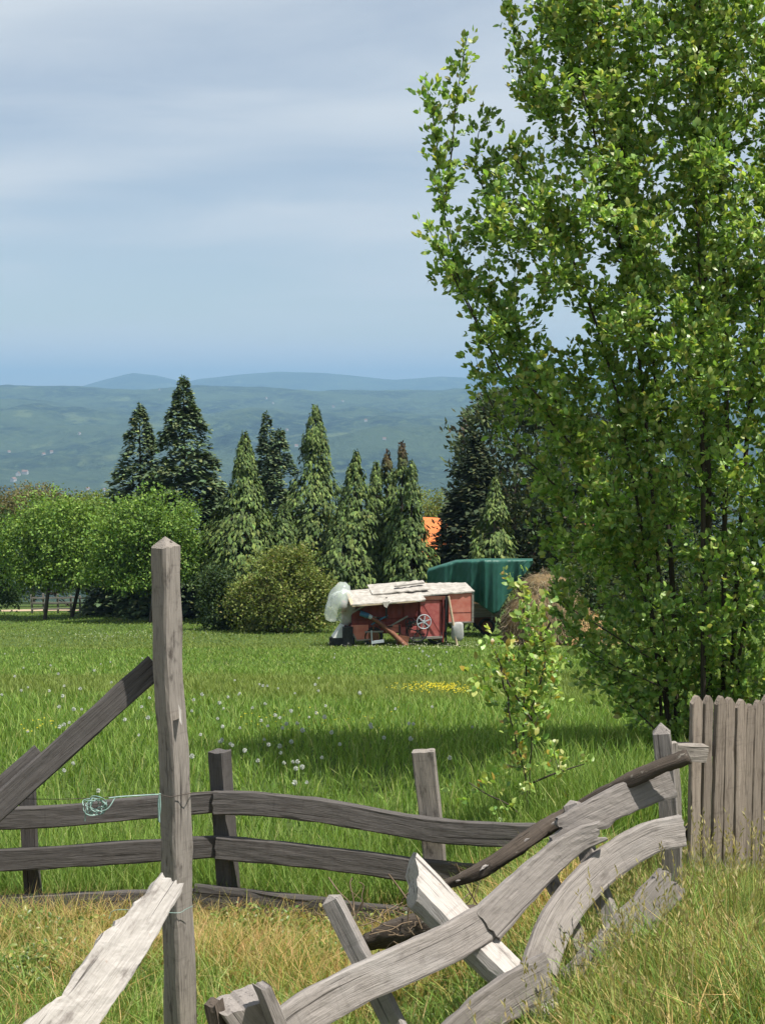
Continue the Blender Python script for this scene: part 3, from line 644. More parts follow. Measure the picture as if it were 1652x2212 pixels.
# ------------------------------------------------------------------ houses
M_ROOF = plain('orange_roof_tile', (0.55, 0.145, 0.04), (0.70, 0.22, 0.07), 3, .8, .02)
M_ROOF2 = plain('brown_roof_tile', (0.20, 0.075, 0.045), (0.30, 0.12, 0.07), 3, .85, .02)
M_PLASTER = plain('cream_plaster', (0.52, 0.46, 0.36), (0.66, 0.59, 0.48), 2, .9, .01)
M_TAN = plain('tan_plaster', (0.36, 0.25, 0.17), (0.46, 0.33, 0.23), 2, .9, .01)
M_GLASS = plain('dark_window_glass', (0.02, 0.025, 0.03), (0.035, 0.04, 0.05), 2, .15, .0, .5)
def house(name, label, loc, rz, w, l, hw, hr, wall, roof, group=None, parts=True):
    t = empty(name, loc, rz); tag(t, label, 'house', group)
    b = MB(); b.box((-w / 2, -l / 2, -3), (w / 2, l / 2, hw))
    b.add([(-w / 2, -l / 2, hw), (w / 2, -l / 2, hw), (0, -l / 2, hw + hr * .93), (-w / 2, l / 2, hw), (w / 2, l / 2, hw), (0, l / 2, hw + hr * .93)], [(0, 1, 2), (4, 3, 5)])
    wo = b.build('wall', wall, t); e = .4; sl = hr / (w / 2); r = MB(); th = .14
    for s in (-1, 1):
        p = [(s * (w / 2 + e), -l / 2 - e, hw - e * sl), (s * (w / 2 + e), l / 2 + e, hw - e * sl), (0, l / 2 + e, hw + hr), (0, -l / 2 - e, hw + hr)]
        q = [(x, y, z + th) for x, y, z in p]; r.add(p + q, [(0, 1, 2, 3), (7, 6, 5, 4), (0, 4, 5, 1), (1, 5, 6, 2), (2, 6, 7, 3), (3, 7, 4, 0)])
    ro = r.build('roof', roof, t)
    if parts:
        c = MB(); c.box((w * .12, l * .1, hw + hr * .4), (w * .12 + .5, l * .1 + .5, hw + hr + .7)); c.build('chimney', wall, ro)
        for sx in (-.25, .25):
            k = MB(); k.box((sx * w - .45, -l / 2 - .03, hw - 1.9), (sx * w + .45, -l / 2 + .05, hw - .6)); wi = k.build('window', M_GLASS, t)
            f = MB()
            for (a, b_) in (((-.52, -.6), (.52, -.52)),): f.box((sx * w - .55, -l / 2 - .09, hw - 2.0), (sx * w + .55, -l / 2 - .02, hw - 1.9))
            f.build('sill', M_PLASTER, wi)
    return t
p = P(943, 1148, 120); house('farm_house', 'house with bright orange tiled roof peeping out between the conifers', (p.x + 1.9, 122, p.z - 5.1), math.radians(62), 8, 10, 3.0, 2.9, M_PLASTER, M_ROOF)
p = P(1215, 1140, 112); house('farm_house', 'tan gabled house half hidden behind the plum tree', (p.x + 2.2, 113, p.z - 5.0), math.radians(28), 7, 9, 3.0, 2.7, M_TAN, M_ROOF2)
r5 = random.Random(5); GF = 'far-off houses scattered over the hazy valley side'
FAR = [(112, 978), (95, 983), (20, 978), (172, 938), (190, 1058), (225, 1060), (40, 1028), (55, 1024), (30, 1040), (640, 965), (575, 862), (590, 872), (720, 880), (740, 868), (830, 950), (790, 910), (345, 843), (620, 930)]
M_FROOF = plain('far_brown_roof', (.16, .09, .065), (.22, .13, .09), 1, .9, 0)
FM = [plain('far_white_wall', (.34, .33, .31), (.42, .41, .39), 1, .9, 0)] * 2
ys = np.geomspace(2200, 8000, 4000)
for i, (px, py) in enumerate(FAR):
    pr = P(px, py, 1.0); zz = GZ(pr.x * ys, ys); k = np.argmax(zz > pr.z * ys)
    if k == 0: continue
    dd = ys[k]; sc_ = (.45 + dd / 14000) * (1.7 if px < 120 and py > 1015 else 1.0)
    house('village_house', 'tiny pale house with reddish roof far off on the hazy valley side', (pr.x * dd, dd, zz[k] - .5), r5.uniform(0, 3), 9 * sc_, 13 * sc_, 6 * sc_, 4 * sc_, FM[i % 2], M_FROOF, GF, False)

# ------------------------------------------------------------------ the red threshing machine
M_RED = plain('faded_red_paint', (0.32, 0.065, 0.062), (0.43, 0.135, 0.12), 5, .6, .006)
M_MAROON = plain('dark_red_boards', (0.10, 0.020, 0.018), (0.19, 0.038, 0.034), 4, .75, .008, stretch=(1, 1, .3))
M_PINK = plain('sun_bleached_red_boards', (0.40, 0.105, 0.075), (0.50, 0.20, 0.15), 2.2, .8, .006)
M_BROWN = plain('rusty_brown_metal', (0.12, 0.05, 0.03), (0.20, 0.085, 0.05), 6, .8, .006)
M_CREAM = plain('cream_roof_sheet', (0.24, 0.22, 0.19), (0.42, 0.39, 0.35), 4, .8, .02)
M_STEEL = plain('pale_blue_steel', (0.30, 0.34, 0.38), (0.44, 0.47, 0.50), 8, .45, .003, .5)
M_BLUE = plain('faded_blue_paint', (0.03, 0.09, 0.16), (0.05, 0.14, 0.24), 6, .6, .004)
M_BLACK = plain('black_rubber', (0.012, 0.012, 0.013), (0.03, 0.03, 0.032), 6, .7, .006)
M_WHITE = plain('white_plastic', (0.42, 0.43, 0.42), (0.54, 0.55, 0.53), 4, .55, .004)
M_TARP = plain('green_tarpaulin', (0.014, 0.070, 0.052), (0.022, 0.105, 0.078), 2, .5, .012, .4)
M_HAY = plain('weathered_hay', (0.10, 0.07, 0.036), (0.19, 0.135, 0.07), 5, .95, .05, .05, stretch=(1, 1, 2.5))
M_GREYW = plain('grey_farm_timber', (0.14, 0.13, 0.115), (0.26, 0.24, 0.21), 6, .9, .006, stretch=(.3, 4, 4))
M_PALEW = plain('pale_farm_timber', (0.34, 0.26, 0.175), (0.50, 0.40, 0.28), 6, .9, .006, stretch=(.3, 4, 4))

TA = math.radians(9); TO = on_ground(757, 66.0)
th = empty('threshing_machine', TO, TA)
tag(th, 'old red wooden threshing machine with cream sheet roof parked on the meadow', 'machine')
def tb(name, mat, lo, hi, par=th, bev=0.0, rot=None):
    b = MB(); b.box(lo, hi, rot); return b.build(name, mat, par, bev)
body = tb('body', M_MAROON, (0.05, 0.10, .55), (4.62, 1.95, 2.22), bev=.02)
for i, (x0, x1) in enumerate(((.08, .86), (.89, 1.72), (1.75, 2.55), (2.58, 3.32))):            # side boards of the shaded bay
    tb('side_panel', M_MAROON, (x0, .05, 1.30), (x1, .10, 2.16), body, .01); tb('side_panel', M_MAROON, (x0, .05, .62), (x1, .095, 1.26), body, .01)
b = MB(); b.add([(.02, -.02, .80), (.02, -.02, 1.02), (.86, -.02, 1.02), (.86, -.02, .30), (.28, -.02, .30), (.02, .06, .80), (.02, .06, 1.02), (.86, .06, 1.02), (.86, .06, .30), (.28, .06, .30)],
                [(4, 3, 2, 1, 0), (5, 6, 7, 8, 9), (0, 1, 6, 5), (1, 2, 7, 6), (2, 3, 8, 7), (3, 4, 9, 8), (4, 0, 5, 9)]); b.build('lower_panel', M_PINK, th)
b = MB(); b.bar((.0, -.03, .80), (.28, -.03, .28), .06, .05, (0, 1, 0)); b.bar((.25, -.03, .28), (.95, -.03, .31), .06, .06, (0, 1, 0)); b.build('panel_edge', M_GREYW, th)
tb('center_board', M_PINK, (1.72, -.01, .62), (2.42, .05, .84)); tb('center_board', M_PINK, (1.80, -.015, .86), (2.44, .05, .98))
door = tb('door', M_RED, (3.38, -.05, .34), (4.33, .05, 2.14), bev=.01)
tb('door_batten', M_MAROON, (4.34, -.07, .30), (4.40, .05, 2.16), door)
for zz in (.48, 1.95): tb('hinge', M_BLACK, (3.40, -.075, zz), (3.62, -.052, zz + .04), door)
tb('lower_red_panel', M_RED, (2.44, .0, .30), (3.36, .06, .86), bev=.01)
b = MB(); b.bar((2.38, -.10, .30), (4.46, -.10, .34), .10, .11, (0, 1, 0)); b.build('frame_beam', M_GREYW, th)
b = MB(); b.box((2.33, -.10, .10), (2.40, -.03, .98)); b.build('frame_post', M_BLACK, th)
b = MB(); b.box((2.66, -.14, .36), (2.70, -.10, 1.02)); b.build('frame_post', M_BLACK, th)
for x in (4.46, 4.60): b = MB(); b.box((x, -.12, .08), (x + .075, -.02, 2.30)); b.build('corner_post', M_MAROON if x < 4.5 else M_BLACK, th)
b = MB(); b.box((3.36, -.10, 2.17), (4.62, -.02, 2.34)); b.build('top_beam', M_BROWN, th)
# roof sheets with a deep eave over the bay
def sheet(name, mat, x0, x1, y0, y1, z00, z01, z10, z11, th_, seed, nx=16, ny=6, amp=.025):
    r = random.Random(seed); vs = []; fs = []
    for k in (0, 1):
        for j in range(ny + 1):
            for i in range(nx + 1):
                u = i / nx; v = j / ny; z = (z00 * (1 - u) + z01 * u) * (1 - v) + (z10 * (1 - u) + z11 * u) * v
                vs.append((x0 + (x1 - x0) * u, y0 + (y1 - y0) * v + (r.gauss(0, amp) if j in (0, ny) and k == 0 else 0), z + r.gauss(0, amp * .6) * (k == 0) - k * th_ if k == 0 else 0))
    n1 = (nx + 1) * (ny + 1)
    for q in range(n1): x, y, z = vs[q]; vs[n1 + q] = (x, y, z - th_)
    for j in range(ny):
        for i in range(nx):
            a = j * (nx + 1) + i; fs.append((a, a + 1, a + nx + 2, a + nx + 1)); fs.append((n1 + a, n1 + a + nx + 1, n1 + a + nx + 2, n1 + a + 1))
    for i in range(nx):
        fs.append((i + 1, i, n1 + i, n1 + i + 1)); a = ny * (nx + 1) + i; fs.append((a, a + 1, n1 + a + 1, n1 + a))
    for j in range(ny):
        a = j * (nx + 1); fs.append((a, a + nx + 1, n1 + a + nx + 1, n1 + a)); a += nx; fs.append((a + nx + 1, a, n1 + a, n1 + a + nx + 1))
    b = MB(); b.add(vs, fs); return b.build(name, mat, th)
ro = sheet('roof_sheet', M_CREAM, -.04, 3.50, -.80, 1.45, 2.13, 2.31, 2.50, 2.72, .05, 3)
sheet('roof_sheet', M_CREAM, 1.1, 3.9, .3, 2.1, 2.46, 2.66, 2.66, 2.84, .05, 4)
sheet('roof_sheet', M_CREAM, 3.42, 6.05, -.10, 1.95, 2.42, 2.55, 2.72, 2.70, .06, 5, amp=.015)
b = MB(); b.bar((-.04, -.77, 2.06), (3.48, -.77, 2.24), .07, .06); b.build('eave_batten', M_PALEW, th)
b = MB(); b.bar((-.02, -.77, 2.10), (.0, 1.3, 2.49), .16, .07); b.build('eave_batten', M_PALEW, th)
b = MB(); b.add([(1.40, -.820, 2.24), (1.78, -.820, 2.26), (1.62, -.840, 1.95), (1.50, -.840, 2.02)], [(0, 3, 2, 1)]); b.add([(1.40, -.825, 2.24), (1.78, -.825, 2.26), (1.62, -.855, 1.95), (1.50, -.855, 2.02)], [(0, 1, 2, 3)]); b.build('torn_flap', M_CREAM, th)
rr_ = random.Random(44)      # clutter of slats, belts and levers in the shaded bay
for k in range(11):
    x = rr_.uniform(.3, 3.2); z = rr_.uniform(.7, 1.9); a = rr_.choice((0, 0, 1.57, .5, -.4)); l = rr_.uniform(.25, .6)
    b = MB(); b.bar((x - l * math.cos(a), -.03 - .02 * k, z - l * math.sin(a)), (x + l * math.cos(a), -.03 - .02 * k, z + l * math.sin(a)), rr_.uniform(.04, .09), .03, (0, 1, 0)); b.build('slat', rr_.choice((M_BLACK, M_BLUE, M_GREYW, M_BROWN)), body)
b = MB(); b.bar((3.40, -.16, 2.10), (4.40, -.16, .42), .05, .03, (0, 1, 0)); b.build('brace', M_MAROON, th)  # dark bar standing in for the diagonal shadow line across the door
# raised box at the right end
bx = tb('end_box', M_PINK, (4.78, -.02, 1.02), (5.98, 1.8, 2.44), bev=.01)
for lo, hi in (((5.93, -.06, 1.0), (6.02, -.025, 2.46)), ((4.78, -.055, 1.0), (5.93, -.025, 1.06))): tb('box_frame', M_GREYW, lo, hi, bx)
tb('board_seam', M_MAROON, (4.80, -.032, 1.50), (5.93, -.024, 1.52), bx)
b = MB(); b.tube([(4.72, -.28, 2.36), (4.90, -.34, 1.3), (5.12, -.42, -.05)], [.055, .06, .065], 8); b.build('prop_pole', M_PALEW, th)
# wheels and pulleys
def pulley(name, c, R, mat, spokes, wrim=.05, hub=.07):
    w = empty('x'); w.parent = th; b = MB(); n = 40; bpy.data.objects.remove(w)
    pts = [(c[0] + R * math.cos(2 * math.pi * i / n), c[1], c[2] + R * math.sin(2 * math.pi * i / n)) for i in range(n + 1)]
    b.tube(pts, wrim * .5, 6, False); rim = b.build(name, mat, th)
    s = MB(); s.tube([(c[0], c[1] - .06, c[2]), (c[0], c[1] + .10, c[2])], hub, 12); s.build('hub', mat, rim)
    for k in range(spokes):
        a = 2 * math.pi * k / spokes + .35; e = MB()
        e.bar((c[0] + hub * .6 * math.cos(a), c[1], c[2] + hub * .6 * math.sin(a)), (c[0] + R * .97 * math.cos(a), c[1], c[2] + R * .97 * math.sin(a)), .05, .03, (0, 1, 0)); e.build('spoke', mat, rim)
    return rim
pulley('spoked_wheel', (3.52, -.28, 1.14), .34, M_STEEL, 6, .05)
pulley('belt_pulley', (3.22, -.20, .68), .50, M_BLACK, 5, .07)
pulley('belt_pulley', (2.86, -.20, 1.10), .22, M_BLACK, 4, .05)
b = MB(); b.bar((2.80, -.2, 1.20), (3.15, -.2, .98), .05, .02, (0, 1, 0)); b.build('lever', M_GREYW, th)
for (x, y) in ((1.1, .05), (1.1, 1.7), (4.2, .25), (4.2, 1.7)):
    b = MB(); n = 28; R = .40
    b.tube([(x + R * math.cos(2 * math.pi * i / n), y, .42 + R * math.sin(2 * math.pi * i / n)) for i in range(n + 1)], .085, 8, False); ty = b.build('wheel', M_BLACK, th)
    k = MB(); k.tube([(x, y - .05, .42), (x, y + .05, .42)], .30, 18); k.build('rim', M_BROWN, ty)
b = MB(); b.tube([(.80, -.30, 1.50), (1.40, -.34, 1.12), (2.02, -.42, .58), (2.62, -.55, -.02)], [.085, .10, .13, .15], 4); ch = b.build('chute', M_BROWN, th)
b = MB(); b.tube([(.42, -.28, 1.62), (.82, -.30, 1.50)], [.12, .13], 8); b.build('chute_cap', M_BLUE, ch)
b = MB(); b.tube([(.82, -.30, 1.50), (.97, -.31, 1.41)], [.115, .105], 8); b.build('chute_collar', M_STEEL, ch)
b = MB(); b.box((2.25, -.35, .0), (2.75, -.05, .50), Matrix.Rotation(.25, 3, 'Y')); b.build('chute_foot', M_BROWN, th)
b = MB(); b.bar((.98, -.36, .12), (.95, -.36, .80), .06, .04, (0, 1, 0)); b.build('drawbar', M_STEEL, th)
b = MB(); b.bar((.95, -.38, .22), (1.55, -.38, .28), .13, .05, (0, 1, 0)); b.build('drawbar', M_STEEL, th)
b = MB(); b.box((-.33, .25, .90), (.03, .9, 2.1)); b.build('end_column', M_MAROON, th, .02)
b = MB(); b.add([(-.85, .0, .42), (-.30, .0, .42), (-.30, .1, 1.02), (-.42, .1, 1.02), (-.85, .75, .42), (-.30, .75, .42), (-.30, .75, 1.02), (-.42, .75, 1.02)], [(0, 1, 2, 3), (5, 4, 7, 6), (0, 3, 7, 4), (1, 5, 6, 2), (3, 2, 6, 7), (0, 4, 5, 1)]); b.build('hood', M_WHITE, th)
b = MB(); b.tube([(-.72, .35, -.05), (-.72, .35, .40)], .0 + .28, 14); b.tube([(-.15, -.05, -.05), (-.15, -.05, .95)], .26, 14); b.box((-.75, .0, .08), (.2, .6, .40)); b.build('end_drum', M_BLACK, th)
# things lying on or hanging from the machine
def crumple(name, mat, loc, size, seed, n=14, amp=.22):
    r = np.random.default_rng(seed); V = []; 
    for i in range(n + 1):
        for j in range(2 * n):
            a = math.pi * i / n; b_ = math.pi * j / n; V.append((math.sin(a) * math.cos(b_), math.sin(a) * math.sin(b_), math.cos(a)))
    V = np.array(V); k = np.ones(len(V))
    for q in range(9): dv = unit(r.normal(size=3)); k += amp * .4 * np.abs(np.sin(V @ dv * r.uniform(2, 5) + r.uniform(0, 6))) - amp * .16
    V = V * k[:, None] * np.array(size); Q = [(i * 2 * n + j, i * 2 * n + (j + 1) % (2 * n), (i + 1) * 2 * n + (j + 1) % (2 * n), (i + 1) * 2 * n + j) for i in range(n) for j in range(2 * n)]
    o = link(name, mesh_np(name, V, None, Q, None, True), mat); o.location = loc; return o
RT = Matrix.Rotation(TA, 3, 'Z')
def tw(x, y, z): return TO + RT @ Vector((x, y, z))
m, nt, out = new_mat('clear_plastic_sheet'); bb = N(nt, 'ShaderNodeBsdfPrincipled'); bb.inputs['Base Color'].default_value = (.62, .68, .64, 1); bb.inputs['Roughness'].default_value = .25
tr = N(nt, 'ShaderNodeBsdfTransparent'); mx = N(nt, 'ShaderNodeMixShader'); mx.inputs[0].default_value = .40
nt.links.new(tr.outputs[0], mx.inputs[1]); nt.links.new(bb.outputs[0], mx.inputs[2]); nt.links.new(mx.outputs[0], out.inputs[0]); M_PLASTIC = m
tag(crumple('plastic_sheet', M_PLASTIC, tw(-.40, .45, 1.98), (.40, .42, .50), 3, amp=.75), 'crumpled translucent plastic sheet hanging on the left end of the red machine', 'plastic sheet')
M_SACK = plain('grey_white_sack', (.26, .26, .25), (.38, .38, .36), 4, .7, .01)
sk = crumple('white_sack', M_SACK, tw(5.18, -.25, .62), (.30, .26, .42), 8, amp=.18); sk.scale = (1, 1, 1.0); V_ = np.array([v.co[:] for v in sk.data.vertices]); V_ = np.sign(V_) * np.abs(V_ / np.array([.30, .26, .42])) ** .6 * np.array([.28, .22, .42]); sk.data.vertices.foreach_set('co', V_.ravel()); sk.data.update(); tag(sk, 'white plastic sack hanging under the right end box of the red machine', 'sack')
b = MB(); b.bar(tw(2.3, .9, 2.72), tw(3.75, 1.0, 2.86), .22, .05); tag(b.build('loose_board', M_GREYW), 'loose grey board at the ridge of the machine roof', 'board')

# ------------------------------------------------------------------ covered wagon and haystack
WO = on_ground(985, 73.6); wag = empty('hay_wagon', WO, math.radians(6)); tag(wag, 'low timber hay wagon standing behind the red machine under the tarpaulin', 'wagon')
def wb(name, mat, lo, hi, par=wag): b = MB(); b.box(lo, hi); return b.build(name, mat, par, .01)
bed = wb('bed', M_GREYW, (-1.7, 0, .95), (2.4, 2.0, 1.08))
for k in range(3): wb('side_board', M_GREYW, (-1.7, -.06, 1.10 + k * .2), (2.4, -.01, 1.28 + k * .2), bed)
wb('end_board', M_GREYW, (2.4, .0, 1.1), (2.46, 2.0, 1.7), bed)
for x in (-1.2, .3, 1.9): wb('stake', M_GREYW, (x, -.12, .8), (x + .08, -.065, 1.9), bed)
wb('axle_beam', M_BROWN, (-1.5, .3, .60), (2.2, .5, .90)); wb('load', M_HAY, (-1.65, .25, 1.1), (2.3, 1.95, 2.6))
for (x, y) in ((-.9, .1), (1.7, .1), (-.9, 1.9), (1.7, 1.9)):
    b = MB(); n = 28; R = .38; b.tube([(x + R * math.cos(2 * math.pi * i / n), y, .42 + R * math.sin(2 * math.pi * i / n)) for i in range(n + 1)], .08, 8, False); ty = b.build('wheel', M_BLACK, wag)
    k = MB(); k.tube([(x, y - .05, .42), (x, y + .05, .42)], .30, 16); k.build('rim', M_BROWN, ty)
# tarpaulin: a folded sheet over the load, hanging down in a point at the right
def tarp():
    nx, ny = 110, 34; V = []
    for j in range(ny + 1):
        for i in range(nx + 1):
            u = i / nx; v = j / ny; px = 922 + (1150 - 922) * u
            top = float(np.interp(px, [922, 926, 985, 1045, 1150], [1240, 1232, 1214, 1211, 1211]))
            low = float(np.interp(px, [922, 1000, 1026, 1034, 1050, 1066, 1076, 1100, 1150], [1290, 1292, 1300, 1304, 1316, 1326, 1322, 1282, 1216]))
            fold = .60 * abs(math.sin(px * .055 + .6)) + .14 * abs(math.sin(px * .17 + 1.3)) - .2 + .55 * float(smooth(1012, 1040, px) * (1 - smooth(1041, 1047, px)))
            y = float(np.interp(px, [922, 985, 1045, 1100, 1150], [73.2, 72.5, 71.3, 71.9, 72.4])) + fold * (.25 + .75 * v) * .8 + .012 * math.sin(i * 1.1 + j * .7)
            if v < .12: y += (0.12 - v) * 14
            q = P(px, top + (low - top) * max(0, (v - .12) / .88), 71.3); s = y / 71.3
            V.append((q.x * s, y, q.z * s + (.10 * (.12 - v) / .12 if v < .12 else 0)))
    Q = [(j * (nx + 1) + i, j * (nx + 1) + i + 1, (j + 1) * (nx + 1) + i + 1, (j + 1) * (nx + 1) + i) for j in range(ny) for i in range(nx)]
    o = link('tarpaulin', mesh_np('tarpaulin', V, None, Q, None, True), M_TARP); sd = o.modifiers.new('thickness', 'SOLIDIFY'); sd.thickness = .02
    return o
tag(tarp(), 'dark green tarpaulin draped over the hay load, its right corner hanging in a point', 'tarpaulin')
def haystack(name, label, px, d, R, H, seed, pal, tip=.35):
    base = on_ground(px, d); t = empty(name, base); tag(t, label, 'haystack'); r = np.random.default_rng(seed)
    na, nh = 48, 22; V = []
    for j in range(nh + 1):
        v = j / nh; rr = R * float(np.interp(v, [0, .12, .3, .55, .8, .93, 1], [.93, 1, 1.0, .86, .58, tip, .02]))
        for i in range(na):
            a = 2 * math.pi * i / na; k = 1 + .05 * math.sin(3 * a + seed) + .035 * math.sin(7 * a + v * 5) + r.normal(0, .012); V.append((rr * k * math.cos(a), rr * k * math.sin(a), -.15 + v * H))
    Q = [(j * na + i, j * na + (i + 1) % na, (j + 1) * na + (i + 1) % na, (j + 1) * na + i) for j in range(nh) for i in range(na)]
    link('stack_body', mesh_np('stack_body', V, None, Q, None, True), M_HAY, t)
    V = np.array(V); pick = r.integers(0, len(V), 9000); pos = V[pick] + r.normal(0, .05, (9000, 3)) + np.array(base)
    o = unit(V[pick] * np.array([1, 1, .2])); dv = o * .5 + np.array([0, 0, -.8]) + r.normal(0, .45, (9000, 3)); L = r.uniform(.15, .45, 9000)
    s = leaf_object('loose_straw', L_STRAW, t, [(leaf4(pos, dv, o, L, L * .09, .2), palette(9000, pal, [1] * len(pal), .2))]); tag(s, None, None, None, 'stuff')
    return t
HAYC = [(.17, .135, .078), (.22, .18, .108), (.12, .095, .055), (.27, .22, .14)]
haystack('haystack', 'tall brown haystack beside the point of the green tarpaulin', 1178, 70, 2.20, 3.75, 2, HAYC, .45)
haystack('haystack', 'low haystack in sunlit golden tints behind the sapling and plum branches', 1270, 69, 1.4, 1.7, 9, [(.40, .26, .11), (.32, .22, .10), (.46, .32, .15)])  # straw painted golden for the sunlit part of the hay

# ------------------------------------------------------------------ far rail fence, lane, shed and odds and ends under the orchard trees
def strip(name, pts, half, mat, lift=.02):
    V = []; 
    C = catmull(pts, 40)
    for i, c in enumerate(C):
        d_ = (C[min(i + 1, 39)] - C[max(i - 1, 0)]); n_ = Vector((-d_.y, d_.x, 0)).normalized()
        for s in (-1, -.3, .3, 1): q = c + n_ * half * s; V.append((q.x, q.y, G(q.x, q.y) + lift))
    Q = [(i * 4 + j, i * 4 + j + 1, (i + 1) * 4 + j + 1, (i + 1) * 4 + j) for i in range(39) for j in range(3)]
    return link(name, mesh_np(name, V, None, Q, None, True), mat)
M_DIRT = plain('dry_dirt', (0.30, 0.21, 0.135), (0.42, 0.32, 0.22), .6, .95, .02)
tag(strip('dirt_lane', [on_ground(-200, 104), on_ground(100, 103.5), on_ground(300, 102.5), on_ground(470, 101), on_ground(600, 101)], 1.7, M_DIRT), None, None, None, 'structure')
rf = empty('rail_fence', on_ground(60, 97.5)); tag(rf, 'dark rail fence in the shade under the orchard trees', 'fence')
xs = [66, 92, 122, 150, 170, 205, 232, 262, 290, 318, 346, 374, 404, 418]
for i, x in enumerate(xs):
    a = on_ground(x, 97.5); b = MB(); hh = 1.25 + .25 * random.random(); b.bar(a - rf.location + Vector((0, 0, -.2)), a - rf.location + Vector((random.uniform(-.08, .08), 0, hh)), .13, .12, (0, 1, 0)); b.build('post', M_GREYW, rf)
for i in range(len(xs) - 1):
    for hh in (.35, .75, 1.12):
        a = on_ground(xs[i], 97.4) - rf.location; c = on_ground(xs[i + 1], 97.4) - rf.location
        b = MB(); b.bar(a + Vector((0, 0, hh + random.uniform(-.05, .05))), c + Vector((0, 0, hh + random.uniform(-.05, .05))), .05, .11, (0, 0, 1)); b.build('rail', M_GREYW, rf)
sh = empty('timber_shed', on_ground(300, 108)); tag(sh, 'dark open timber shed behind the rail fence left of the tall post', 'shed')
for x in (-2.6, -.9, .9, 2.6): b = MB(); b.box((x - .08, -.08, -.6), (x + .08, .08, 2.0)); b.build('post', M_GREYW, sh)
b = MB(); b.box((-2.8, 2.4, -.6), (2.8, 2.5, 2.1)); b.build('back_wall', M_GREYW, sh)
for s in (-2.7, 2.62): b = MB(); b.box((s, .1, -.6), (s + .08, 2.4, 2.0)); b.build('side_wall', M_GREYW, sh)
b = MB(); b.bar((-3.1, 1.2, 2.25), (3.1, 1.2, 2.25), 3.4, .12); b.build('roof', M_ROOF2, sh)
q = on_ground(392, 104); b = MB()
sh2 = empty('lean_to', on_ground(440, 103)); tag(sh2, 'low lean-to with rusty roof beside the dark shrub', 'shed')
for x in (-1.1, 1.1): b = MB(); b.box((x - .07, -.07, -.5), (x + .07, .07, 1.7)); b.build('post', M_PALEW, sh2)
b = MB(); b.box((-1.3, 1.5, -.5), (1.3, 1.6, 2.0)); b.build('back_wall', M_GREYW, sh2); b = MB(); b.bar((-1.5, .8, 1.95), (1.5, .8, 1.95), 2.2, .08); b.build('roof', M_ROOF2, sh2)
st = empty('plank_stack', on_ground(434, 97)); tag(st, 'stack of yellow planks at the end of the dark rail fence', 'plank stack')
for k in range(3):
    for j in range(3): b = MB(); b.box((-.9 + .05 * k, -.5 + j * .34, .05 + k * .2), (.9 + .07 * j, -.22 + j * .34, .17 + k * .2)); b.build('plank', M_PALEW, st)
st = empty('plank_stack', on_ground(258, 104.5)); tag(st, 'pale plank stack seen through the gap below the orchard crown', 'plank stack')
for k in range(4):
    for j in range(2): b = MB(); b.box((-1.5, -.5 + j * .5, .6 + k * .28), (1.5, -.05 + j * .5, .8 + k * .28)); b.build('plank', M_PALEW, st)
    b = MB(); b.box((-1.2, -.5, .4 + k * .28), (-1.05, .5, .598 + k * .28)); b.build('spacer', M_GREYW, st)
dr = empty('blue_drum', on_ground(232, 103.5)); tag(dr, 'pale blue drum behind the rail fence under the orchard tree', 'drum')
b = MB(); b.tube([(0, 0, 0), (0, 0, .1), (0, 0, .12), (0, 0, 1.5), (0, 0, 1.52), (0, 0, 1.6)], [.44, .44, .42, .42, .45, .40], 18); dd_ = b.build('barrel', M_STEEL, dr)
for z in (.5, 1.05): b = MB(); n = 24; b.tube([(.425 * math.cos(2 * math.pi * i / n), .425 * math.sin(2 * math.pi * i / n), z) for i in range(n + 1)], .03, 6, False); b.build('hoop', M_BLUE, dd_)

# ------------------------------------------------------------------ tall post with brace, twine and wire
def pts(seq): return [P(*q) for q in seq]
CAMF = Vector((0, -1, .15))
tp = empty('gate_post', on_ground(392, 5.5)); tag(tp, 'tall square weathered post with pyramid top and slanting brace, standing in the foreground', 'post')
pf = Vector((.76, -.65, 0))
post = board('post', W_POST, tp, [Vector((P(395, 2212, 5.5).x, 5.5, G(P(395, 2212, 5.5).x, 5.5) - .25)), P(391, 2212, 5.5), P(382, 1900, 5.5), P(377, 1640, 5.5), P(364, 1480, 5.5), P(357.5, 1180, 5.5)], (.104, .084), (.104, .084), pf, n=46, m=5, cap1=.040, end1=jagged(.006, 14), jag=.0034, seed=4)
b = MB(); c = P(389, 1545, 5.44) - tp.location; b.add([c + Vector((-.004, -.006, .045)), c + Vector((.006, -.004, .02)), c + Vector((.008, -.004, -.04)), c + Vector((-.001, -.008, -.02)), c + Vector((0, .03, 0))], [(0, 3, 2, 1), (0, 1, 4), (1, 2, 4), (2, 3, 4), (3, 0, 4)]); b.build('pale_splinter', W_PALE, tp)
board('brace', W_DARK, tp, [P(338, 1436, 5.60), P(170, 1588, 5.52), P(-90, 1822, 5.40)], .098, .042, Vector((.18, -1, .1)), n=24, jag=.0015, seed=5)
board('brace', W_DARK, tp, [P(95, 1632, 5.58), P(-90, 1795, 5.46)], .11, .03, Vector((.18, -1, .1)), n=10, jag=.0015, seed=6)
M_TWINE = plain('mint_green_twine', (0.16, 0.27, 0.235), (0.32, 0.43, 0.385), 30, .7, .001)
M_WIRE = plain('rusty_wire', (0.05, 0.04, 0.035), (0.10, 0.075, 0.06), 30, .7, .001)
b = MB(); r = random.Random(12)
b.tube(catmull(pts([(347, 1716, 5.44), (310, 1718, 5.42), (262, 1721, 5.40), (236, 1724, 5.40)]), 16), .0028, 5)
